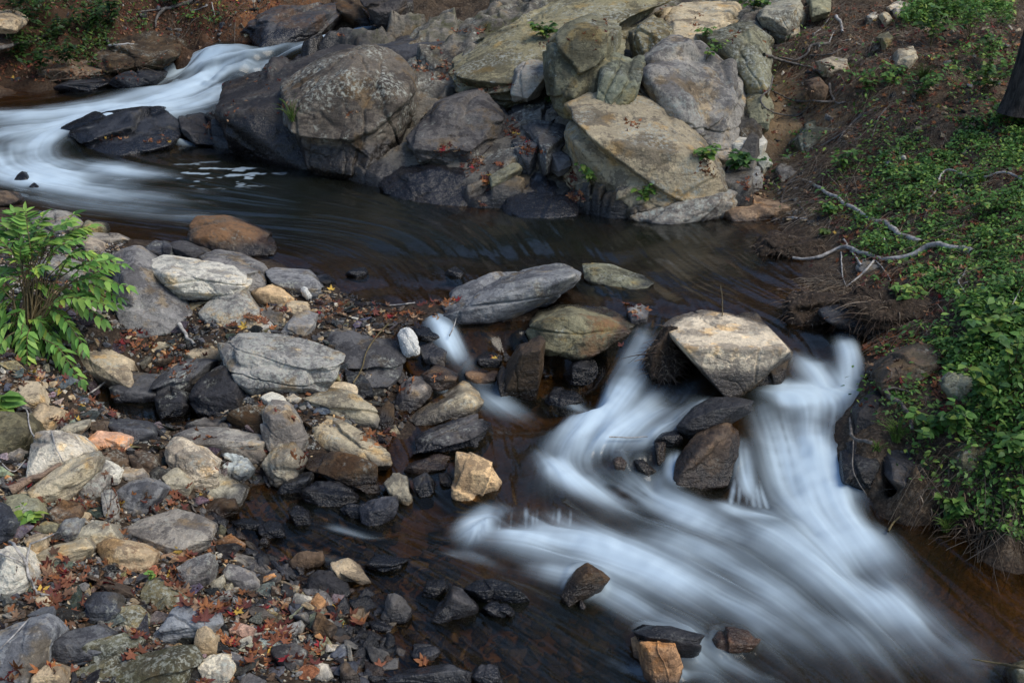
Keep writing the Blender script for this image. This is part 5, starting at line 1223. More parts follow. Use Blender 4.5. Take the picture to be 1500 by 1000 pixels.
CL = ("620,97,16,8,9 650,112,14,7,7 655,95,10,6,6 682,124,16,5,7 722,131,18,5,10 750,128,10,4,5 752,190,8,14,16 770,210,10,14,16 783,222,12,6,8 655,222,16,7,14 694,240,13,14,22 712,262,6,14,8 706,298,5,6,3 733,240,6,4,4 "
      "838,265,8,14,14 845,290,10,8,12 418,157,9,8,8 515,168,8,5,4 928,182,10,6,7 1031,247,9,8,10 1040,255,6,5,5 705,45,14,4,8 672,46,10,3,5 640,70,8,8,5 500,52,12,2,2 380,108,40,22,8 330,160,22,20,6 305,190,6,10,5 230,205,24,6,8 170,200,20,5,5 "
      "860,60,40,20,4 980,10,30,6,3 1020,35,8,14,8 885,35,20,10,4 1075,55,10,8,4 797,65,6,6,3 "
      "205,500,40,16,30 265,528,28,20,26 240,545,30,14,12 330,477,26,6,12 372,468,26,8,16 415,452,18,8,8 395,450,14,6,6 475,452,12,16,16 500,450,20,10,14 565,462,45,8,30 640,445,22,5,14 660,440,12,4,6 610,462,14,6,8 "
      "560,650,14,6,12 545,640,16,8,10 600,560,4,8,3 640,550,10,10,5 592,580,12,8,4 440,665,10,6,5 443,683,6,5,3 405,600,16,5,4 430,612,10,8,5 310,690,6,4,2 "
      "120,590,30,14,18 70,560,30,12,14 20,560,20,14,14 100,610,20,8,8 160,600,20,14,10 300,640,14,6,4 360,655,6,4,3 285,640,8,4,3 "
      "70,735,20,8,10 120,735,14,6,8 165,760,10,14,9 175,735,10,8,6 210,730,14,6,5 262,735,18,10,14 285,720,14,6,6 220,750,8,8,4 155,700,8,6,3 "
      "100,842,40,22,34 80,870,26,20,18 60,855,20,14,10 160,850,14,6,8 240,838,20,8,8 250,850,14,12,14 270,880,14,12,8 300,895,24,16,18 325,880,14,14,12 345,890,20,18,16 380,925,30,24,26 395,960,24,20,16 330,940,14,12,8 300,1000,14,8,5 200,955,24,6,8 205,930,10,8,6 70,978,16,12,8 20,990,18,10,8 350,970,14,10,6 440,965,18,12,9 "
      "450,890,26,14,14 495,895,14,10,9 512,905,10,8,6 525,910,8,8,5 415,880,16,12,9 440,870,8,6,3 408,840,14,8,6 320,800,20,8,6 270,815,10,8,5 350,790,14,5,3 420,815,8,5,2 430,935,14,10,8 470,945,10,10,6 "
      "940,455,12,10,12 925,445,8,5,6 900,510,12,10,5 725,525,6,3,2 1165,455,24,16,12 1190,470,20,14,8 1140,445,10,8,5 560,985,10,8,3 680,970,10,6,3 620,968,6,3,2 "
      "1110,285,14,10,9 1120,265,10,10,8 1090,270,8,8,6 1210,290,40,20,16 1250,260,40,30,14 1150,60,30,18,12 1200,60,40,20,14 1260,40,40,24,14 1250,120,30,20,10 1340,110,50,40,14 1300,160,40,14,10 1370,150,30,20,10 1400,210,60,20,12 1290,310,30,20,10 1330,480,40,20,10 1350,430,50,16,10 "
      "70,80,40,14,16 40,100,40,10,14 20,5,60,6,4 150,30,50,20,6 300,40,40,10,4 1440,5,40,6,10")
cl = pts(CL)
LS = []
for cx, cy, rx, ry, n in cl:
    for _ in range(int(n * (2.2 if cy < 315 and cx < 1100 else 1.15))):
        px, py = random.gauss(cx, rx * .6), random.gauss(cy, ry * .6)
        h = hit(px, py)
        if h is None or h[2].name.startswith("pebble"): continue
        if h[2].name == "water" and random.random() < .8: continue
        s = random.uniform(.07, .118)
        dep = h[0][1]
        LS.append((s / dep * random.uniform(.7, 1), s, h))
LS.sort(key=lambda a: -a[0])
lit = []
for k, (_, s, h) in enumerate(LS):
    p, n, ob = h
    n = n * .75 + np.array([0, 0, .55]) + rng.normal(0, .30, 3)
    yaw = random.uniform(0, 6.28)
    ci = int(rng.choice(len(LCOL), p=LW))
    shade = random.uniform(.7, 1.3)
    if k < 290:
        M3 = frames(n[None], np.array([yaw]), np.array([1.0]))[0]
        o = link("fallen_leaf", LEAFM[k % 6], None, p + n / np.linalg.norm(n) * .012)
        o.rotation_euler = __import__("mathutils").Matrix(M3.tolist()).to_euler(); o.scale = (s, s, s)
        o.color = (*[c * shade for c in LCOL[ci][1]], 1)
        lab = ob["label"] if ob.get("category") in ("rock", "boulder") else None
        words = (lab or near_rock(p)).split(); k_ = len(LCOL[ci][0].split())
        lab2 = "%s leaf %s the %s" % (LCOL[ci][0], "on" if lab else "near", " ".join(words))
        if len(lab2.split()) > 16: lab2 = "%s leaf near the %s" % (LCOL[ci][0], near_rock(p))
        tag(o, lab2, "leaf", "fallen leaves")
    else:
        lit.append((p, n, yaw, s, np.array(LCOL[ci][1]) * shade))
# litter: the uncounted rest, plus a thin strew over soil
for poly, n in (([(1130, 20), (1480, -20), (1520, 180), (1400, 200), (1290, 330), (1180, 300)], 2600), ([(1200, 300), (1520, 160), (1520, 420), (1300, 500)], 1500), ([(1150, 420), (1300, 480), (1420, 520), (1520, 760), (1340, 560), (1200, 480)], 900),
                ([(0, 20), (420, -10), (420, 40), (250, 90), (0, 118)], 1100), (LOWBAR, 300), (BAR, 300), ([(600, 60), (700, 40), (780, 220), (860, 290), (820, 320), (700, 270)], 160)):
    q = scatter(poly, n); nn = gnormal(q[:, :2])
    for i in range(len(q)):
        if q[i, 2] < water_z(q[i:i + 1, :2])[0] - .02: continue
        lit.append((q[i] + [0, 0, .02], nn[i] + rng.normal(0, .4, 3), random.uniform(0, 6.28), random.uniform(.05, .095), np.array(LCOL[int(rng.choice(len(LCOL), p=LW))][1]) * random.uniform(.55, 1.2)))
for poly, n in (([(0, 5), (430, -5), (330, 60), (225, 112), (0, 122)], 700), ([(0, 85), (130, 85), (240, 100), (200, 118), (0, 122)], 300), ([(1120, 60), (1300, 0), (1300, 160), (1180, 300), (1110, 290)], 260), ([(1150, 330), (1320, 440), (1320, 640), (1240, 600), (1200, 470)], 120)):
    for _ in range(n):
        px, py = random.uniform(min(a[0] for a in poly), max(a[0] for a in poly)), random.uniform(min(a[1] for a in poly), max(a[1] for a in poly))
        if not in_poly(np.array([px]), np.array([py]), poly)[0]: continue
        h = hit(px, py)
        if h is None or h[2].name == "water": continue
        lit.append((h[0], h[1] + rng.normal(0, .5, 3), random.uniform(0, 6.28), random.uniform(.06, .11), np.array(LCOL[int(rng.choice(len(LCOL), p=LW))][1]) * random.uniform(.5, 1.1)))
VV, FF, CC, n0 = [], [], [], 0
for g in range(6):
    sub = lit[g::6]
    V, F = instances(LEAF[g][0], LEAF[g][1], frames(np.array([a[1] for a in sub]), np.array([a[2] for a in sub]), np.array([a[3] for a in sub])), np.array([a[0] for a in sub]))
    VV.append(V); FF.append(F + n0); n0 += len(V); CC.append(np.repeat(np.array([a[4] for a in sub]), len(LEAF[g][0]), 0))
o = link("leaf_litter", make_mesh("leaf_litter", np.vstack(VV), np.vstack(FF), True, None, M_LITTER, np.vstack(CC)))
tag(o, "brown and red leaf litter strewn over soil and gravel", "leaf litter", None, "stuff")
# ------------------------------------------------------------------ green leaves
def blade(L=1.0, W=.42, fold=.25, droop=.3):
    ts = np.array([0, .3, .65, 1.0]); w = np.array([.06, 1.0, .8, 0]) * W / 2
    V, F = [], []
    for t, a in zip(ts, w):
        z = -droop * t * t * L
        V += [(-a, t * L, z + fold * a), (0, t * L, z), (a, t * L, z + fold * a)]
    for i in range(3):
        b = i * 3
        F += [(b, b + 1, b + 4, b + 3), (b + 1, b + 2, b + 5, b + 4)]
    return np.array(V), np.array(F)
BL, BLF = blade()
def leaf_cloud(P, N, size, tint, yaw=None, W=None):
    n = len(P)
    M3 = frames(N, yaw if yaw is not None else rng.uniform(0, 6.28, n), size)
    if W is not None: M3[:, :, 0] *= np.asarray(W).reshape(-1, 1)
    V, F = instances(BL, BLF, M3, P)
    return V, F, np.repeat(tint, len(BL), 0)
GREENS = 1.25 * np.array([(.055, .13, .025), (.09, .18, .04), (.035, .085, .02), (.12, .2, .045), (.05, .11, .04), (.16, .22, .04)])
def green(n, k=1.0, w=None):
    return GREENS[rng.choice(6, n, p=w)] * rng.uniform(.6, 1.25, (n, 1)) * k
# --- ground cover on the right bank
COVER = [([(1240, 345), (1300, 210), (1400, 175), (1520, 160), (1640, 180), (1640, 470), (1480, 470), (1350, 420)], 30000, .022, .05, .10),
         ([(1400, 450), (1640, 420), (1640, 800), (1500, 790), (1440, 775), (1415, 730), (1425, 600), (1370, 500)], 17000, .022, .055, .14),
         ([(1290, 60), (1350, 5), (1480, 10), (1480, 180), (1380, 190), (1310, 150)], 9000, .03, .07, .30),
         ([(1290, 480), (1400, 470), (1420, 560), (1350, 640), (1290, 560)], 700, .02, .05, .12),
         ([(1185, 310), (1290, 150), (1400, 60), (1640, 60), (1640, 500), (1340, 440), (1290, 430)], 9500, .022, .05, .10)]
VV, FF, CC, n0 = [], [], [], 0
for poly, n, s0, s1, hgt in COVER:
    c = scatter(poly, n // 4)
    dens = .6 * fbm(np.column_stack([c[:, :2] * 2.0, c[:, :1] * 0]), 3, 77) + .6 * fbm(np.column_stack([c[:, :2] * 5.0, c[:, :1] * 0]), 2, 78)
    c = c[dens > -.24 + .22 * rng.random(len(c))]
    m = rng.integers(4, 9, len(c))
    P = np.repeat(c, m, 0); n = len(P)
    hv = np.clip(.5 + 1.2 * fbm(np.column_stack([c[:, :2] * 2.2, c[:, :1] * 0]), 2, 79), .1, 1.6)
    hh = np.repeat(rng.random(len(c)) ** 1.5 * hgt * hv * 1.5, m)
    P = P + np.column_stack([rng.normal(0, .035, (n, 2)), hh * rng.uniform(.5, 1.1, n) + .01])
    N = np.column_stack([rng.normal(0, .55, (n, 2)), np.ones(n)]) + .4 * gnormal(P[:, :2])
    V, F, C = leaf_cloud(P, N, s0 + (s1 * 1.35 - s0) * rng.random(n) ** 1.6, green(n, 1.35, [.24, .24, .18, .14, .12, .08]), W=rng.uniform(.9, 1.5, n))
    VV.append(V); FF.append(F + n0); CC.append(C); n0 += len(V)
for poly, n, k_ in (([(20, 0), (150, 0), (175, 60), (150, 105), (60, 90), (10, 60)], 900, .6), ([(150, 0), (420, 0), (330, 30), (200, 60)], 160, .8), ([(1240, 560), (1420, 560), (1420, 740), (1330, 700)], 260, 1.0), ([(1130, 60), (1300, 20), (1320, 180), (1220, 320), (1120, 300)], 260, 1.1)):
    H = []
    for _ in range(n):
        px, py = random.uniform(min(a[0] for a in poly), max(a[0] for a in poly)), random.uniform(min(a[1] for a in poly), max(a[1] for a in poly))
        if not in_poly(np.array([px]), np.array([py]), poly)[0] or vnoise(np.array([[px * .03, py * .05, 0]]), 6)[0] < -.1: continue
        h = hit(px, py)
        if h is not None and h[2].name != "water": H.append((h[0], h[1]))
    P = np.repeat(np.array([a[0] for a in H]), 4, 0); N = np.repeat(np.array([a[1] for a in H]), 4, 0)
    P = P + rng.normal(0, .05, P.shape) + N * rng.uniform(.01, .12, (len(P), 1)); N = N * .5 + [0, 0, .7] + rng.normal(0, .45, P.shape)
    V, F, C = leaf_cloud(P, N, rng.uniform(.04, .085, len(P)) * (P[:, 1].mean() / 18) ** .5, green(len(P), k_), W=np.full(len(P), 1.2))
    VV.append(V); FF.append(F + n0); CC.append(C); n0 += len(V)
o = link("ground_cover", make_mesh("ground_cover", np.vstack(VV), np.vstack(FF), True, None, M_GREEN, np.vstack(CC)))
tag(o, "low green ground cover spreading over the right bank", "ground cover", None, "stuff")
# --- dry stalks and pine straw
TANGLE = [([(1125, 40), (1230, 0), (1330, 20), (1340, 140), (1260, 230), (1240, 320), (1170, 300), (1190, 210), (1245, 140), (1130, 70)], 2300, .35, .8, .06),
          ([(1150, 420), (1240, 400), (1420, 480), (1420, 520), (1300, 480), (1190, 460)], 700, .2, .55, .05),
          ([(1200, 190), (1330, 150), (1420, 200), (1330, 330), (1200, 330)], 500, .25, .6, .06),
          ([(1380, 640), (1520, 640), (1520, 810), (1400, 770), (1370, 740)], 260, .3, .7, .16),
          ([(1300, 20), (1520, 0), (1520, 180), (1330, 200)], 800, .25, .6, .12),
          ([(1280, 330), (1500, 200), (1520, 460), (1330, 470)], 420, .2, .5, .07),
          ([(0, 10), (420, -10), (420, 40), (250, 95), (0, 118)], 260, .3, .9, .06)]
VV, FF, CC, n0 = [], [], [], 0
def strand(p, ang, L, lift, r, n=6, hang=0.0):
    t = np.linspace(0, 1, n)
    bend = rng.normal(0, .5)
    a = ang + bend * t
    x = p[0] + np.cumsum(np.cos(a)) * L / n; y = p[1] + np.cumsum(np.sin(a)) * L / n
    z = ground_fast(np.column_stack([x, y])) + .008 + lift * np.sin(math.pi * t) * rng.random() + rng.normal(0, .006, n)
    z = np.maximum(z, z[0] - hang - L * .8)
    return np.column_stack([x, y, z])
for poly, n, l0, l1, lift in TANGLE:
    for p in scatter(poly, n):
        g = gnormal(p[None, :2])[0]
        ang = math.atan2(g[1], g[0]) + rng.normal(0, .8) if abs(g[:2]).max() > .1 else random.uniform(0, 6.28)
        Q = strand(p, ang, random.uniform(l0, l1), lift, 0)
        V, F = tube(Q, np.linspace(1, .45, 6) * random.uniform(.0016, .0042), 3)
        c = np.array(random.choice([(.22, .17, .12), (.15, .11, .08), (.30, .25, .19), (.10, .07, .05), (.26, .23, .20)])) * random.uniform(.6, 1.2) * (.45 if l1 == .7 else 1)
        VV.append(V); FF.append(F + n0); n0 += len(V); CC.append(np.tile(c, (len(V), 1)))
for poly, n in (([(0, 5), (430, -5), (330, 55), (225, 105), (0, 112)], 170), ([(1125, 70), (1300, 60), (1240, 190), (1130, 180)], 120), ([(1230, 440), (1420, 480), (1340, 640), (1260, 600)], 130), ([(1310, 690), (1500, 740), (1500, 800), (1360, 760)], 150)):
    for _ in range(n):
        px, py = random.uniform(min(a[0] for a in poly), max(a[0] for a in poly)), random.uniform(min(a[1] for a in poly), max(a[1] for a in poly))
        h = hit(px, py) if in_poly(np.array([px]), np.array([py]), poly)[0] else None
        if h is None or h[2].name == "water": continue
        L = random.uniform(.12, .4) * h[0][1] / 12; t_ = np.linspace(0, 1, 6)
        Q = h[0] + np.column_stack([L * .5 * rng.normal() * t_, -.05 - .06 * np.sin(3 * t_) - .1 * L * t_, -L * t_ + .25 * L * np.sin(3 * t_)])
        V, F = tube(Q, np.linspace(1, .4, 6) * random.uniform(.002, .006), 3)
        VV.append(V); FF.append(F + n0); n0 += len(V); CC.append(np.tile(np.array(random.choice([(.16, .11, .07), (.09, .06, .045), (.24, .2, .16)])) * random.uniform(.5, 1.1), (len(V), 1)))
o = link("dry_stalks", make_mesh("dry_stalks", np.vstack(VV), np.vstack(FF), True, None, M_TWIG, np.vstack(CC)))
tag(o, "tangle of dry stalks and pine straw on the banks", "dry stalks", None, "stuff")

# --- branches, roots, twigs: each a thing of its own
def along(s, off=.03, samples=26, smooth=5):
    """path over what lies under the photo points, lifted a little towards the eye"""
    c = resample(pts(s), samples)
    t = []
    for x, y in c:
        h = hit(min(max(x, -30), 1560), min(max(y, -5), 1010)); 
        d = ray(x, y)
        t.append((h[0][1] / d[1]) if h else (t[-1] if t else 12))
    t = np.array(t)
    for _ in range(smooth):
        t = np.concatenate([[t[0]], np.minimum(t[1:-1], (t[:-2] + t[1:-1] + t[2:]) / 3), [t[-1]]])
    return at_t(c[:, 0], c[:, 1], t - off)
def stick(name, label, cat, mat, strokes, group=None, parent=None, **kw):
    pr = []
    for s, r0, r1 in strokes:
        Q = along(s, off=max(r0, .012) + kw.get("off", .02))
        Q = Q + fbm(Q * 9, 2, int(r0 * 1e5) % 97)[:, None] * r0 * .8
        pr.append(tube(Q, np.linspace(r0, r1, len(Q)) * (1 + .22 * vnoise(Q * 22, 5)), 7))
    V, F = join(pr)
    lc = V.mean(0)
    o = link(name, make_mesh(name, V - lc, F, True, None, mat), parent, lc)
    if parent is None: tag(o, label, cat, group)
    return o
BR = "fallen branches on the right bank"
stick("fallen_branch", "long bare grey branch lying down the slope of the right bank", "branch", M_BRANCH, [("1187,268 1226,291 1277,321 1295,324 1310,339 1349,355", .022, .030), ("1280,322 1292,345 1301,363", .014, .008)], BR)
stick("fallen_branch", "thick crooked grey white branch reaching out over the pool", "branch", M_BRANCH, [("1425,370 1406,364 1370,357 1349,366 1316,378 1286,376 1250,367 1226,365 1199,379 1160,379", .034, .014), ("1236,351 1249,371 1262,388", .014, .012), ("1282,380 1262,402 1240,420", .012, .009), ("1232,370 1234,400 1238,418", .008, .006), ("1283,381 1300,402 1305,412", .006, .003)], BR)
stick("fallen_branch", "thin white branch arching over the ground cover at the right edge", "branch", M_BRANCH, [("1520,268 1500,263 1470,253 1430,261 1394,250 1379,255 1370,280 1362,290", .016, .008), ("1408,252 1408,270 1401,287", .008, .005), ("1379,256 1372,278 1360,281", .006, .004)], BR)
stick("fallen_branch", "short white twig below the thick crooked branch", "branch", M_BRANCH, [("1418,384 1412,402 1404,412 1415,430", .009, .006), ("1390,422 1420,412", .007, .005)], BR)
stick("fallen_branch", "bare twig leaning up at the right edge of the bank", "branch", M_BRANCH, [("1464,479 1483,446 1502,408", .007, .004)], BR, off=.12)
RT = "roots of the eroded bank"
stick("root", "dark root jutting from the top of the earth scarp", "root", M_ROOT, [("1119,80 1150,90 1183,98 1204,107", .022, .012)], RT)
stick("root", "forked grey root lying on the scarp top", "root", M_ROOT, [("1215,66 1190,66 1183,78 1165,88 1140,84", .026, .012), ("1236,70 1215,80 1185,82", .014, .012)], RT)
stick("root", "looping grey root hanging across the bare earth scarp", "root", M_ROOT, [("1222,149 1190,148 1165,148 1140,138 1128,130", .016, .009), ("1132,112 1128,130 1115,142 1118,155 1135,165 1160,170 1178,163 1187,148", .012, .009)], RT)
stick("root", "short knotty root at the right of the bare earth scarp", "root", M_ROOT, [("1216,122 1218,140 1225,151 1240,148", .022, .014)], RT)
stick("root", "pale stub standing up at the top of the bank", "root", M_BRANCH, [("1225,23 1232,35 1234,48", .026, .018)], RT, off=.05)
stick("root", "white forked twig below the pale stub", "root", M_BRANCH, [("1192,50 1205,40 1218,22", .010, .006), ("1214,64 1220,50 1225,42", .010, .007)], RT)
stick("root", "straight grey root running down beside the mossy rock dome", "root", M_ROOT, [("1283,158 1255,175 1235,195 1210,210 1195,216", .018, .012), ("1297,160 1286,175 1278,200", .012, .008), ("1283,165 1270,178 1260,200", .009, .006)], RT)
stick("root", "curved root dropping to the water at the bank foot", "root", M_ROOT, [("1168,257 1155,268 1147,285 1145,295", .012, .01), ("1143,297 1160,292 1170,300 1180,315 1184,326", .012, .008)], RT)
stick("root", "bleached stick lying at the waterline of the far bank foot", "root", M_BRANCH, [("1148,320 1165,319 1182,322", .018, .012)], RT)
stick("root", "thick dark root looping by the right cascade", "root", M_ROOT, [("1296,570 1310,585 1330,605 1336,630", .020, .014), ("1296,572 1310,568 1335,574", .010, .006)], RT, off=.06)
stick("root", "broken dark stick leaning into the right cascade", "root", M_ROOT, [("1245,612 1247,636 1258,644 1278,648", .010, .016), ("1250,645 1250,690 1270,724", .006, .003)], RT, off=.06)
TW = "twigs lying on the stones"
stick("twig", "thin pinkish root stem crossing the broad smooth dark slab", "twig", M_STEM, [("568,475 552,492 537,515 530,540 518,560", .008, .006)], TW)
stick("twig", "short grey stick wedged below the tall dark slab", "twig", M_BRANCH, [("262,474 272,490 284,506", .018, .014)], TW)
stick("twig", "branching bare twig beside the white patched boulder", "twig", M_BRANCH, [("15,792 34,815 42,840 55,870", .010, .007), ("45,795 40,815 40,826", .006, .008), ("0,810 20,818 38,828", .004, .006), ("55,868 70,870 82,876", .007, .004)], TW)
stick("twig", "long thin twig lying across the bottom left slab", "twig", M_BRANCH, [("0,950 20,930 42,906", .005, .004)], TW)
stick("twig", "pale straw in white water left of the wet pebble post", "twig", M_BRANCH, [("892,640 920,641 948,640", .006, .005)], TW, off=.05)
stick("twig", "reddish twig pointing in from the right edge near the bottom", "twig", M_STEM, [("1424,965 1460,971 1510,979", .004, .009)], TW, off=.05)
stick("twig", "yellow reed leaning out of the water under the right bank", "twig", M_STEM, [("1301,778 1308,766 1319,755", .008, .005)], TW, off=.05)
stick("twig", "thin dry stalk rising from the pool near the pale boulder", "twig", M_STEM, [("1058,462 1058,440 1056,418", .006, .004)], TW, off=.3)
stick("twig", "curved twig between the cream stone and the left edge", "twig", M_BRANCH, [("28,594 40,603 42,622 50,640", .006, .005), ("75,632 82,655 92,676", .005, .004), ("0,676 20,690 38,673", .004, .004)], TW)
stick("twig", "short stick lying over the back of the puddle", "twig", M_BRANCH, [("128,578 140,570 156,558", .010, .007)], TW)
stick("twig", "stick lying on pebbles above the flat tan stone", "twig", M_BRANCH, [("45,796 65,788 86,778", .006, .004)], TW)
stick("twig", "pale straw lying across the dam leaves", "twig", M_BRANCH, [("568,447 590,446 608,443", .007, .005)], TW)
stick("twig", "small pale stick poking out of the little left fall", "twig", M_BRANCH, [("658,492 664,480 668,466", .006, .004)], TW, off=.08)
stick("driftwood", "weathered brown driftwood splinter beside the cream coloured stone", "driftwood", M_WOOD, [("14,720 45,702 90,680", .035, .014)])
# --- root mats and debris
def mat_clump(name, label, out, tint, n, L, seed):
    o = pts(out); h = hit(*o[np.argmax(o[:, 1])])
    t0 = h[0][1] / ray(*o[np.argmax(o[:, 1])])[1]
    A = at_t(o[:, 0], o[:, 1], t0 + .25 * (o[:, 1].max() - o[:, 1]) / FPX * t0 * 2)
    B = A + np.array([0, .45, -.12]); c = o.mean(0)
    Cc = at_t(c[0], c[1], t0 - .12)
    cen = A.mean(0); A = cen + (A - cen) * .8; B = cen + (B - cen) * .8
    V, F = rock_shape(np.vstack([A, B, A - [0, 0, .15]]), seed, 5, 3.0, 4, 20, 1.0)
    lc = V.mean(0)
    root = link(name, None, None, np.array([lc[0], lc[1], V[:, 2].min()]))
    base = root.location
    me = make_mesh("soil", V - np.array(base), F, True, {"wet": np.full(len(V), .95), "red": np.zeros(len(V)), "rock": np.zeros(len(V)), "tan": np.zeros(len(V))}, M_GROUND)  # high wet value paints the mound dark, like the shade under the overhang
    link("soil", me, root)
    pr, cc = [], []
    idx = rng.choice(len(V), n)
    for i in idx:
        d = (V[i] - lc); d /= np.linalg.norm(d)
        Q = V[i] + np.linspace(-.02, 1, 6)[:, None] * (np.array([d[0] * .5 + rng.normal(0, .5), -abs(rng.normal(0, .35)), -.45 + rng.normal(0, .35)]) * L * rng.uniform(.4, 1))[None]
        Q[:, 2] += .25 * L * np.sin(np.linspace(0, 3.1, 6)) * rng.random() * .7
        v, f = tube(Q, np.linspace(1, .3, 6) * (.0016 + .007 * rng.random() ** 3), 3)
        pr.append((v, f)); cc.append(np.tile(np.array(random.choice([(.15, .11, .08), (.06, .04, .03), (.27, .22, .17), (.09, .065, .05)])) * rng.uniform(.6, 1.2), (len(v), 1)))
    v, f = join(pr)
    link("root_hair", make_mesh("root_hair", v - np.array(base), f, True, None, M_TWIG, np.vstack(cc)), root)
    tag(root, label, "root mat", "root mats along the bank")
mat_clump("root_mat", "brown matted root tuft overhanging the pool at the right bank", "1093,370 1110,347 1140,332 1175,333 1206,352 1212,372 1165,378", "brown", 600, .15, 51)
mat_clump("root_mat", "brown root and leaf clump at the pool outlet", "1145,452 1150,435 1185,420 1225,428 1240,445 1215,470 1190,480 1165,470", "brown", 600, .13, 52)
mat_clump("root_mat", "dark weed clump hanging under the left end of the pale boulder", "948,560 952,528 972,490 990,492 1000,525 985,555", "brown", 800, .15, 53)
mat_clump("root_mat", "low straw clump under the thick crooked branch", "1235,440 1250,412 1320,415 1390,440 1400,470 1330,480 1270,470", "brown", 500, .24, 54)

# --- plants
def plant(name, label, cat, base, stems, group=None, leaf=(.05, .8), tint=1.0, w=None):
    """stems: list of (path (n,3), leaf spots (m,3), leaf normals, sizes)"""
    root = link(name, None, None, base)
    b = np.array(base)
    v, f = join([tube(Q, r, 5) for Q, r in stems["stems"]])
    link("stem", make_mesh("stem", v - b, f, True, None, M_STEM), root)
    V, F, C = leaf_cloud(stems["P"], stems["N"], stems["S"], green(len(stems["P"]), tint, w), yaw=stems.get("yaw"), W=stems.get("W"))
    link("foliage", make_mesh("foliage", V - b, F, True, None, M_GREEN, C), root)
    tag(root, label, cat, group)
    return root
def orient(D, up):
    """matrices-as-normals: leaf axis along D, face towards up; returns normal and yaw"""
    D = D / (np.linalg.norm(D, axis=1, keepdims=True) + 1e-9)
    N = up - (up * D).sum(1, keepdims=True) * D
    N /= np.linalg.norm(N, axis=1, keepdims=True) + 1e-9
    a = np.where(np.abs(N[:, 2:3]) > .95, np.array([[1.0, 0, 0]]), np.array([[0, 0, 1.0]]))
    x = np.cross(a, N); x /= np.linalg.norm(x, axis=1, keepdims=True)
    y = np.cross(N, x)
    yaw = np.arctan2(-(D * x).sum(1), (D * y).sum(1))
    return N, yaw
def sprig(label, px, py, hpx, wpx, nst, lpx, tint=1.0, w=None, name="seedling", group="small plants on the rocks and banks", W=1.5):
    h = hit(px, py)
    base = h[0]; t = base[1] / ray(px, py)[1]; s = t / FPX
    st, P, D = [], [], []
    for k in range(nst):
        e = base + np.array([rng.normal(0, .45) * wpx * s, rng.normal(-.1, .35) * wpx * s, hpx * s * rng.uniform(.55, 1.05)])
        mid = (base + e) / 2 + np.array([0, 0, .15 * hpx * s])
        Q = resample(np.array([base, mid, e]), 8)
        st.append((Q, np.linspace(.004, .0015, 8)))
        for j in range(2, 8):
            for q in (-1, 1):
                a = rng.uniform(0, 6.28)
                P.append(Q[j]); D.append(np.array([math.cos(a), math.sin(a), rng.uniform(-.25, .35)]))
    P, D = np.array(P), np.array(D)
    N, yaw = orient(D, np.tile([0, -.3, 1.0], (len(P), 1)) + rng.normal(0, .25, (len(P), 3)))
    return plant(name, label, "plant", base, {"stems": st, "P": P, "N": N, "yaw": yaw, "S": rng.uniform(.6, 1.15, len(P)) * lpx * s, "W": np.full(len(P), W)}, group, tint=tint, w=w)
br = [.05, .35, 0, .4, 0, .2]; dk = [.3, .1, .4, 0, .2, 0]
sprig("bright green seedling left of the yellow stained front boulder", 866, 272, 34, 30, 6, 11, 1.3, br)
sprig("bright yellow green sprig growing on the front of the yellow stained boulder", 943, 300, 36, 36, 7, 11, 1.3, br)
sprig("dark green leafy plant at the foot of the black crusted boulder", 1076, 250, 26, 40, 10, 13, 1.0, dk)
sprig("light green plant left of the dark green leafy one", 1035, 238, 26, 26, 6, 11, 1.2, br)
sprig("green plant on the shoulder of the long smooth dome", 797, 58, 24, 38, 8, 10, 1.0)
sprig("pale seedling on the crown of the black crusted boulder", 1034, 88, 30, 26, 4, 9, 1.2, br)
sprig("bright seedling between the flat topped boulder and the yellow green one", 1034, 56, 18, 14, 4, 9, 1.2, br)
sprig("dark green tuft at the top edge above the flat topped boulder", 1104, 14, 20, 34, 9, 10, .9)
sprig("small plant on the flat slab below the chunky pale rock", 808, 152, 10, 14, 4, 7, .9)
sprig("green sprig on the olive grey stone at the left", 38, 762, 20, 34, 3, 20, 1.4, br, W=1.7)
sprig("yellow green leaf at the left edge above the mossy dark boulder", 4, 600, 26, 34, 3, 34, 1.4, br, W=1.6)
sprig("tiny green sprig in leaves under the big flat slab", 222, 846, 12, 10, 3, 8, 1.2, br)
sprig("yellow green sapling under the thick crooked branch", 1325, 460, 50, 36, 7, 13, 1.25, br)
sprig("small leafy weed on the root clump at the pool outlet", 1184, 446, 10, 16, 3, 8, 1.2, br)
sprig("red leaved seedling near the root tuft", 1205, 345, 14, 20, 4, 8, .5, br)
sprig("upright weed below the short knotty root", 1268, 138, 34, 20, 6, 9, 1.0)
sprig("weed on the slope left of the tree", 1440, 140, 60, 50, 12, 12, 1.0)
sprig("leafy weed against the foot of the tree", 1480, 178, 30, 40, 9, 13, 1.1, br)
for lab, x, y, hh, ww, n_ in (("dark weed at the top of the slope right of the pale grey rock", 1380, 30, 60, 60, 10), ("tall weed near the top right corner left of the tree", 1420, 60, 70, 60, 12), ("weed beside the tree trunk at the top", 1450, 100, 60, 50, 10), ("bushy weed in the middle of the upper slope", 1340, 150, 44, 46, 9), ("weed above the straight grey root", 1300, 130, 40, 36, 8),
        ("weed left of the white arching branch", 1345, 270, 36, 50, 9), ("bright weed below the white arching branch", 1430, 320, 44, 60, 10), ("weed at the upper end of the long grey branch", 1230, 250, 30, 36, 7), ("small weed over the bank foot near the root tuft", 1215, 318, 26, 30, 6), ("dense weed at the right edge above the creepers", 1485, 430, 50, 60, 12)):
    sprig(lab, x, y, hh, ww, n_, 10, 1.15, [.25, .25, .2, .15, .1, .05], "weed", "weeds on the right bank", 1.4)
sprig("tall thin weed on the upper bank above the smooth tan rock", 1362, 70, 60, 40, 9, 11, .9)
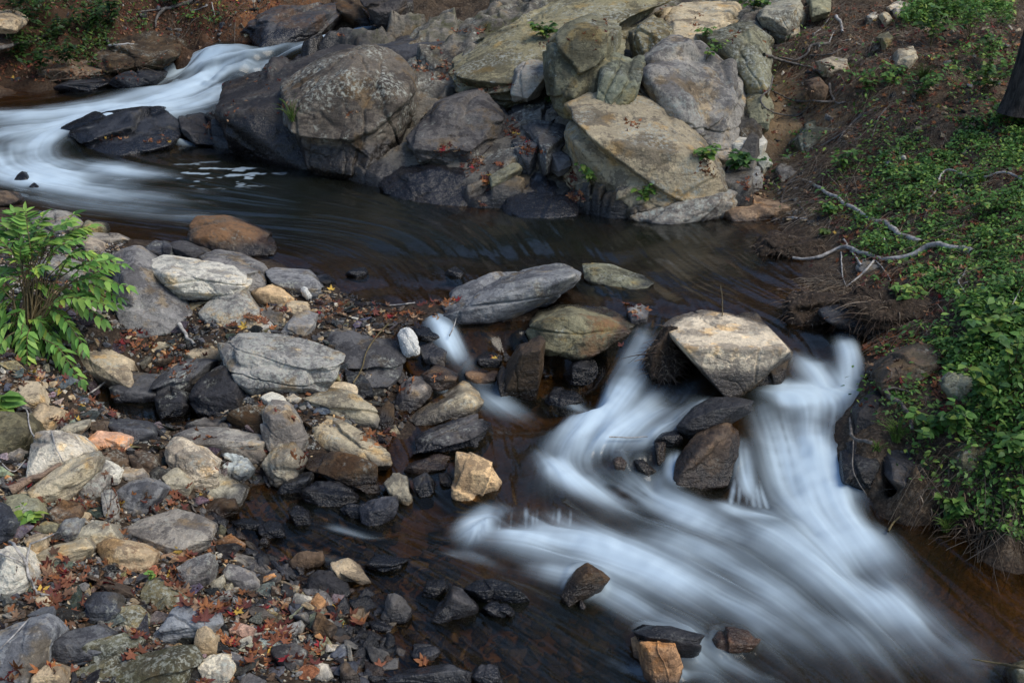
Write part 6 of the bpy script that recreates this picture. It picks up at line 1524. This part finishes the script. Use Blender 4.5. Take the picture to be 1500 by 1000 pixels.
for lab, x, y, hh, ww, n_ in (("creeper with broad leaves above the mossy boulder on the bank", 1440, 590, 70, 60, 12), ("creeper with bright broad leaves by the greenish rock", 1400, 640, 60, 50, 9), ("creeper climbing at the right edge of the bank", 1482, 560, 80, 60, 12),
                              ("creeper hanging beside the dark round boulder", 1360, 640, 40, 40, 7), ("broad leaved weed low on the bank above the water", 1395, 768, 46, 34, 6), ("bright weed at the middle of the bank right of the sapling", 1460, 500, 60, 70, 12), ("leafy weed at the lower right edge of the bank", 1490, 690, 60, 50, 10)):
    sprig(lab, x, y, hh, ww, n_, 17, 1.1, [.2, .3, .1, .2, .1, .1], "creeper", "creepers on the right bank", 1.6)
stick("root", "grey forked root hanging out of the far red bank", "root", M_ROOT, [("285,2 262,8 240,14 228,30 226,42", .045, .015), ("240,14 215,16 202,18", .02, .012), ("262,8 250,1 236,0", .02, .012)], RT)
stick("root", "long dark branch lying at the left of the far red bank", "root", M_ROOT, [("-10,72 20,66 50,60 82,44", .04, .02)], RT)
stick("root", "thin pale stick along the foot of the far red bank", "root", M_BRANCH, [("160,66 180,65 197,64", .02, .012)], RT)
stick("root", "dangling root fibre on the far red bank above the falls", "root", M_BRANCH, [("310,4 313,15 314,25", .014, .006), ("305,8 290,14 280,16", .012, .006)], RT)
for lab, x, y in (("pale green weed at the middle of the far red bank", 165, 40), ("drooping weed at the top left edge of the photo", 20, 20), ("dark fern like weed at the foot of the far red bank", 60, 108), ("weed overhanging the rusty part of the far red bank", 255, 14), ("dark weed under the long dark branch", 30, 92),
                  ("dark leafy weed hanging on the far red bank", 80, 62), ("dark weed low on the far red bank", 100, 98), ("thin weed at the top of the far red bank", 135, 50), ("dark weed at the left edge of the far red bank", 45, 40)):
    sprig(lab, x, y, 42, 44, 10, 10, .45, dk, "weed", "weeds on the far red bank", 1.3)
def tuft(label, px, py, hpx, n, tint=1.0):
    h = hit(px, py); base = h[0]; s = base[1] / ray(px, py)[1] / FPX
    pr = []
    for k in range(n):
        a = rng.uniform(0, 6.28); L = hpx * s * rng.uniform(.6, 1.1); sp = rng.uniform(.2, .9)
        e = base + np.array([math.cos(a) * L * sp, math.sin(a) * L * sp, L * (1 - .5 * sp)])
        Q = resample(np.array([base + rng.normal(0, .012, 3) * [1, 1, 0], (base + e) / 2 + [0, 0, L * .22], e]), 7)
        pr.append(tube(Q, np.linspace(.0045, .001, 7), 3))
    v, f = join(pr)
    o = link("grass_tuft", make_mesh("grass_tuft", v - base, f, True, None, M_GREEN, np.tile(np.array([.10, .17, .035]) * tint, (len(v), 1))), None, base)
    tag(o, label, "grass tuft", "grass tufts")
tuft("grass tuft growing on the big rounded brown boulder", 428, 178, 42, 30)
tuft("bright grass tuft beside the right cascade", 1312, 646, 42, 60, 1.2)
tuft("grass tuft at the waterline under the right bank", 1385, 778, 40, 26)
tuft("dark grass tuft on the upper bank slope", 1352, 122, 34, 90, .55)
tuft("small grass tuft at the left end of the bank waterline", 1285, 660, 20, 14)
# --- the green shrub at the left
FR = ("40,400>20,312 44,395>62,318 50,390>98,326 70,385>134,330 40,410>-12,345 45,420>-15,395 55,410>112,352 70,405>150,372 75,415>178,388 80,425>186,420 70,440>172,446 60,440>150,468 62,450>120,502 55,455>82,508 40,450>22,500 35,440>-12,470 40,430>62,392 48,425>-5,440 "
      "30,470>-14,520 45,480>40,538 55,490>84,548 60,495>118,556 50,500>62,566 30,490>5,552 45,460>100,470 50,440>100,425 35,425>30,360 30,415>8,330 85,430>160,410 45,470>75,528 20,440>-20,430 55,400>80,350")
sb = hit(40, 505)[0]
ts0 = sb[1] / ray(40, 505)[1]
st, P, D, S = [], [], [], []
for k, q in enumerate(FR.split() * 2):
    a, b = [[float(x) for x in p.split(",")] for p in q.split(">")]
    off = rng.uniform(-.30, .25)
    if k >= len(FR.split()): a = [a[0] + rng.normal(0, 14), a[1] + rng.normal(0, 14)]; b = [b[0] * .9 + rng.normal(0, 16), b[1] + rng.normal(0, 20)]
    A = at_t(a[0], a[1], ts0 + off * .5); Bp = at_t(b[0], b[1], ts0 + off)
    top = (A + Bp) / 2 + np.array([0, 0, .09])
    Q = resample(np.array([A, top, Bp]), 12)
    st.append((Q, np.linspace(.006, .002, 12)))
    st.append((resample(np.array([sb + rng.normal(0, .03, 3) * [1, 1, 0], (sb + A) / 2 + rng.normal(0, .03, 3), A]), 8), np.linspace(.010, .006, 8)))
    T = np.gradient(Q, axis=0); T /= np.linalg.norm(T, axis=1, keepdims=True)
    for j in range(3, 12):
        side = np.cross(T[j], [0, 0, 1.0]); side /= np.linalg.norm(side) + 1e-9
        for sg in (-1, 1):
            P.append(Q[j]); D.append(T[j] * .65 + sg * side * .8 + np.array([0, 0, -.12 + rng.normal(0, .15)])); S.append(.15 * (1 - .35 * abs(j - 7) / 5) * rng.uniform(.8, 1.1))
    P.append(Q[11]); D.append(T[11] + np.array([0, 0, -.15])); S.append(.12)
P, D, S = np.array(P), np.array(D), np.array(S)
N, yaw = orient(D, np.tile([0, -.25, 1.0], (len(P), 1)) + rng.normal(0, .22, (len(P), 3)))
plant("shrub", "green shrub with feathery pinnate leaves at the left edge by the pool", "shrub", sb, {"stems": st, "P": P, "N": N, "yaw": yaw, "S": S * rng.uniform(.7, 1.1, len(S)), "W": rng.uniform(.7, 1.1, len(P))}, None, tint=1.7, w=[.16, .34, .05, .27, .06, .12])

# --- foam clumps caught against the stones
FO = "clumps of white froth caught on the stones"
for lab, out, sd in (("large white froth clump on the right side of the broad dark slab", "580,492 588,482 600,481 608,492 615,505 619,516 617,524 608,522 603,525 592,525 587,512", 1), ("small white froth clump above the small tan rock", "439,424 445,418 451,422 457,434 453,441 443,437", 2)):
    q = pts(out); h = hit(q[:, 0].mean(), q[:, 1].max()); t0 = h[0][1] / ray(q[:, 0].mean(), q[:, 1].max())[1]
    A = at_t(q[:, 0], q[:, 1], t0 + .04); c = q.mean(0)
    Pm = np.vstack([A, A + [0, .09, -.03], at_t(c[0] + (q[::2, 0] - c[0]) * .5, c[1] + (q[::2, 1] - c[1]) * .5, t0 - .05)])
    V, F = rock_shape(Pm, 60 + sd, 6, 2.6, 3, 9, .0)
    lc = V.mean(0)
    tag(link("foam_clump", make_mesh("foam_clump", V - lc, F, True, None, M_FOAM), None, lc), lab, "foam", FO)
# --- tree at the top right
tb = at_z(1506, 168, 1.76)
tree = link("tree", None, None, tb)
n = 60; zz = np.linspace(-.25, 7.5, n); k = 40
th = np.arange(k) * 2 * math.pi / k
rr = .235 + .10 * np.exp(-zz / .35) + .0 * zz - .014 * zz
cx_ = .05 * zz + .02 * zz ** 1.5 * 0; V = []
for i in range(n):
    ring = np.column_stack([np.cos(th), np.sin(th), np.full(k, zz[i] * .6)])
    rid = np.abs(vnoise(np.column_stack([np.cos(th) * 5, np.sin(th) * 5, np.full(k, zz[i] * 1.6)]), 4))
    rad_ = rr[i] * (1 + .05 * vnoise(ring * 2, 8) - .07 * sstep(.25, .0, rid))
    V.append(np.column_stack([cx_[i] + np.cos(th) * rad_, np.sin(th) * rad_, np.full(k, zz[i])]))
i = np.arange(n - 1)[:, None] * k; j = np.arange(k)[None]; j2 = (j + 1) % k
link("trunk", make_mesh("trunk", np.vstack(V), np.stack([i + j, i + j2, i + k + j2, i + k + j], -1).reshape(-1, 4), True, None, M_BARK), tree)
pr = []; Pc = []
for q in range(9):
    a = rng.uniform(0, 6.28); z0 = rng.uniform(4.5, 7.3); e = np.array([.05 * z0 + math.cos(a) * rng.uniform(1.2, 2.2) + .7, math.sin(a) * rng.uniform(1.2, 2.2), z0 + rng.uniform(.8, 2.2)])
    Q = resample(np.array([[.05 * z0, 0, z0], (np.array([.05 * z0, 0, z0]) + e) / 2 + rng.normal(0, .15, 3), e]), 10)
    pr.append(tube(Q, np.linspace(.08, .015, 10), 7)); Pc.append(Q[4:])
v, f = join(pr); link("limb", make_mesh("limb", v, f, True, None, M_BARK), tree)
Pc = np.vstack(Pc); Pc = Pc[rng.integers(0, len(Pc), 2600)] + rng.normal(0, .38, (2600, 3))
V, F, C = leaf_cloud(Pc, np.column_stack([rng.normal(0, .7, (2600, 2)), np.ones(2600)]), rng.uniform(.09, .15, 2600), green(2600, .9), W=np.full(2600, 1.6))
link("crown", make_mesh("crown", V, F, True, None, M_GREEN, C), tree)
tag(tree, "dark furrowed tree trunk at the top right corner of the bank", "tree")
# --- woods beyond the outcrop, out of the frame but mirrored in the pool
nw = 14000
x = rng.uniform(-24, 24, nw); y = rng.uniform(27, 36, nw)
Pw = np.column_stack([x, y, ground_h(np.column_stack([x, y])) + rng.random(nw) * (4 + 4 * vnoise(np.column_stack([x * .4, y * .4, x * 0]), 3))])
V, F, C = leaf_cloud(Pw, rng.normal(0, 1, (nw, 3)) + [0, -.6, .4], rng.uniform(.4, .75, nw), green(nw, .28), W=np.full(nw, 1.5))
o = link("woods", make_mesh("woods", V, F, True, None, M_GREEN, C))
tag(o, "dark leafy woods on the slope beyond the creek", "woods", None, "stuff")
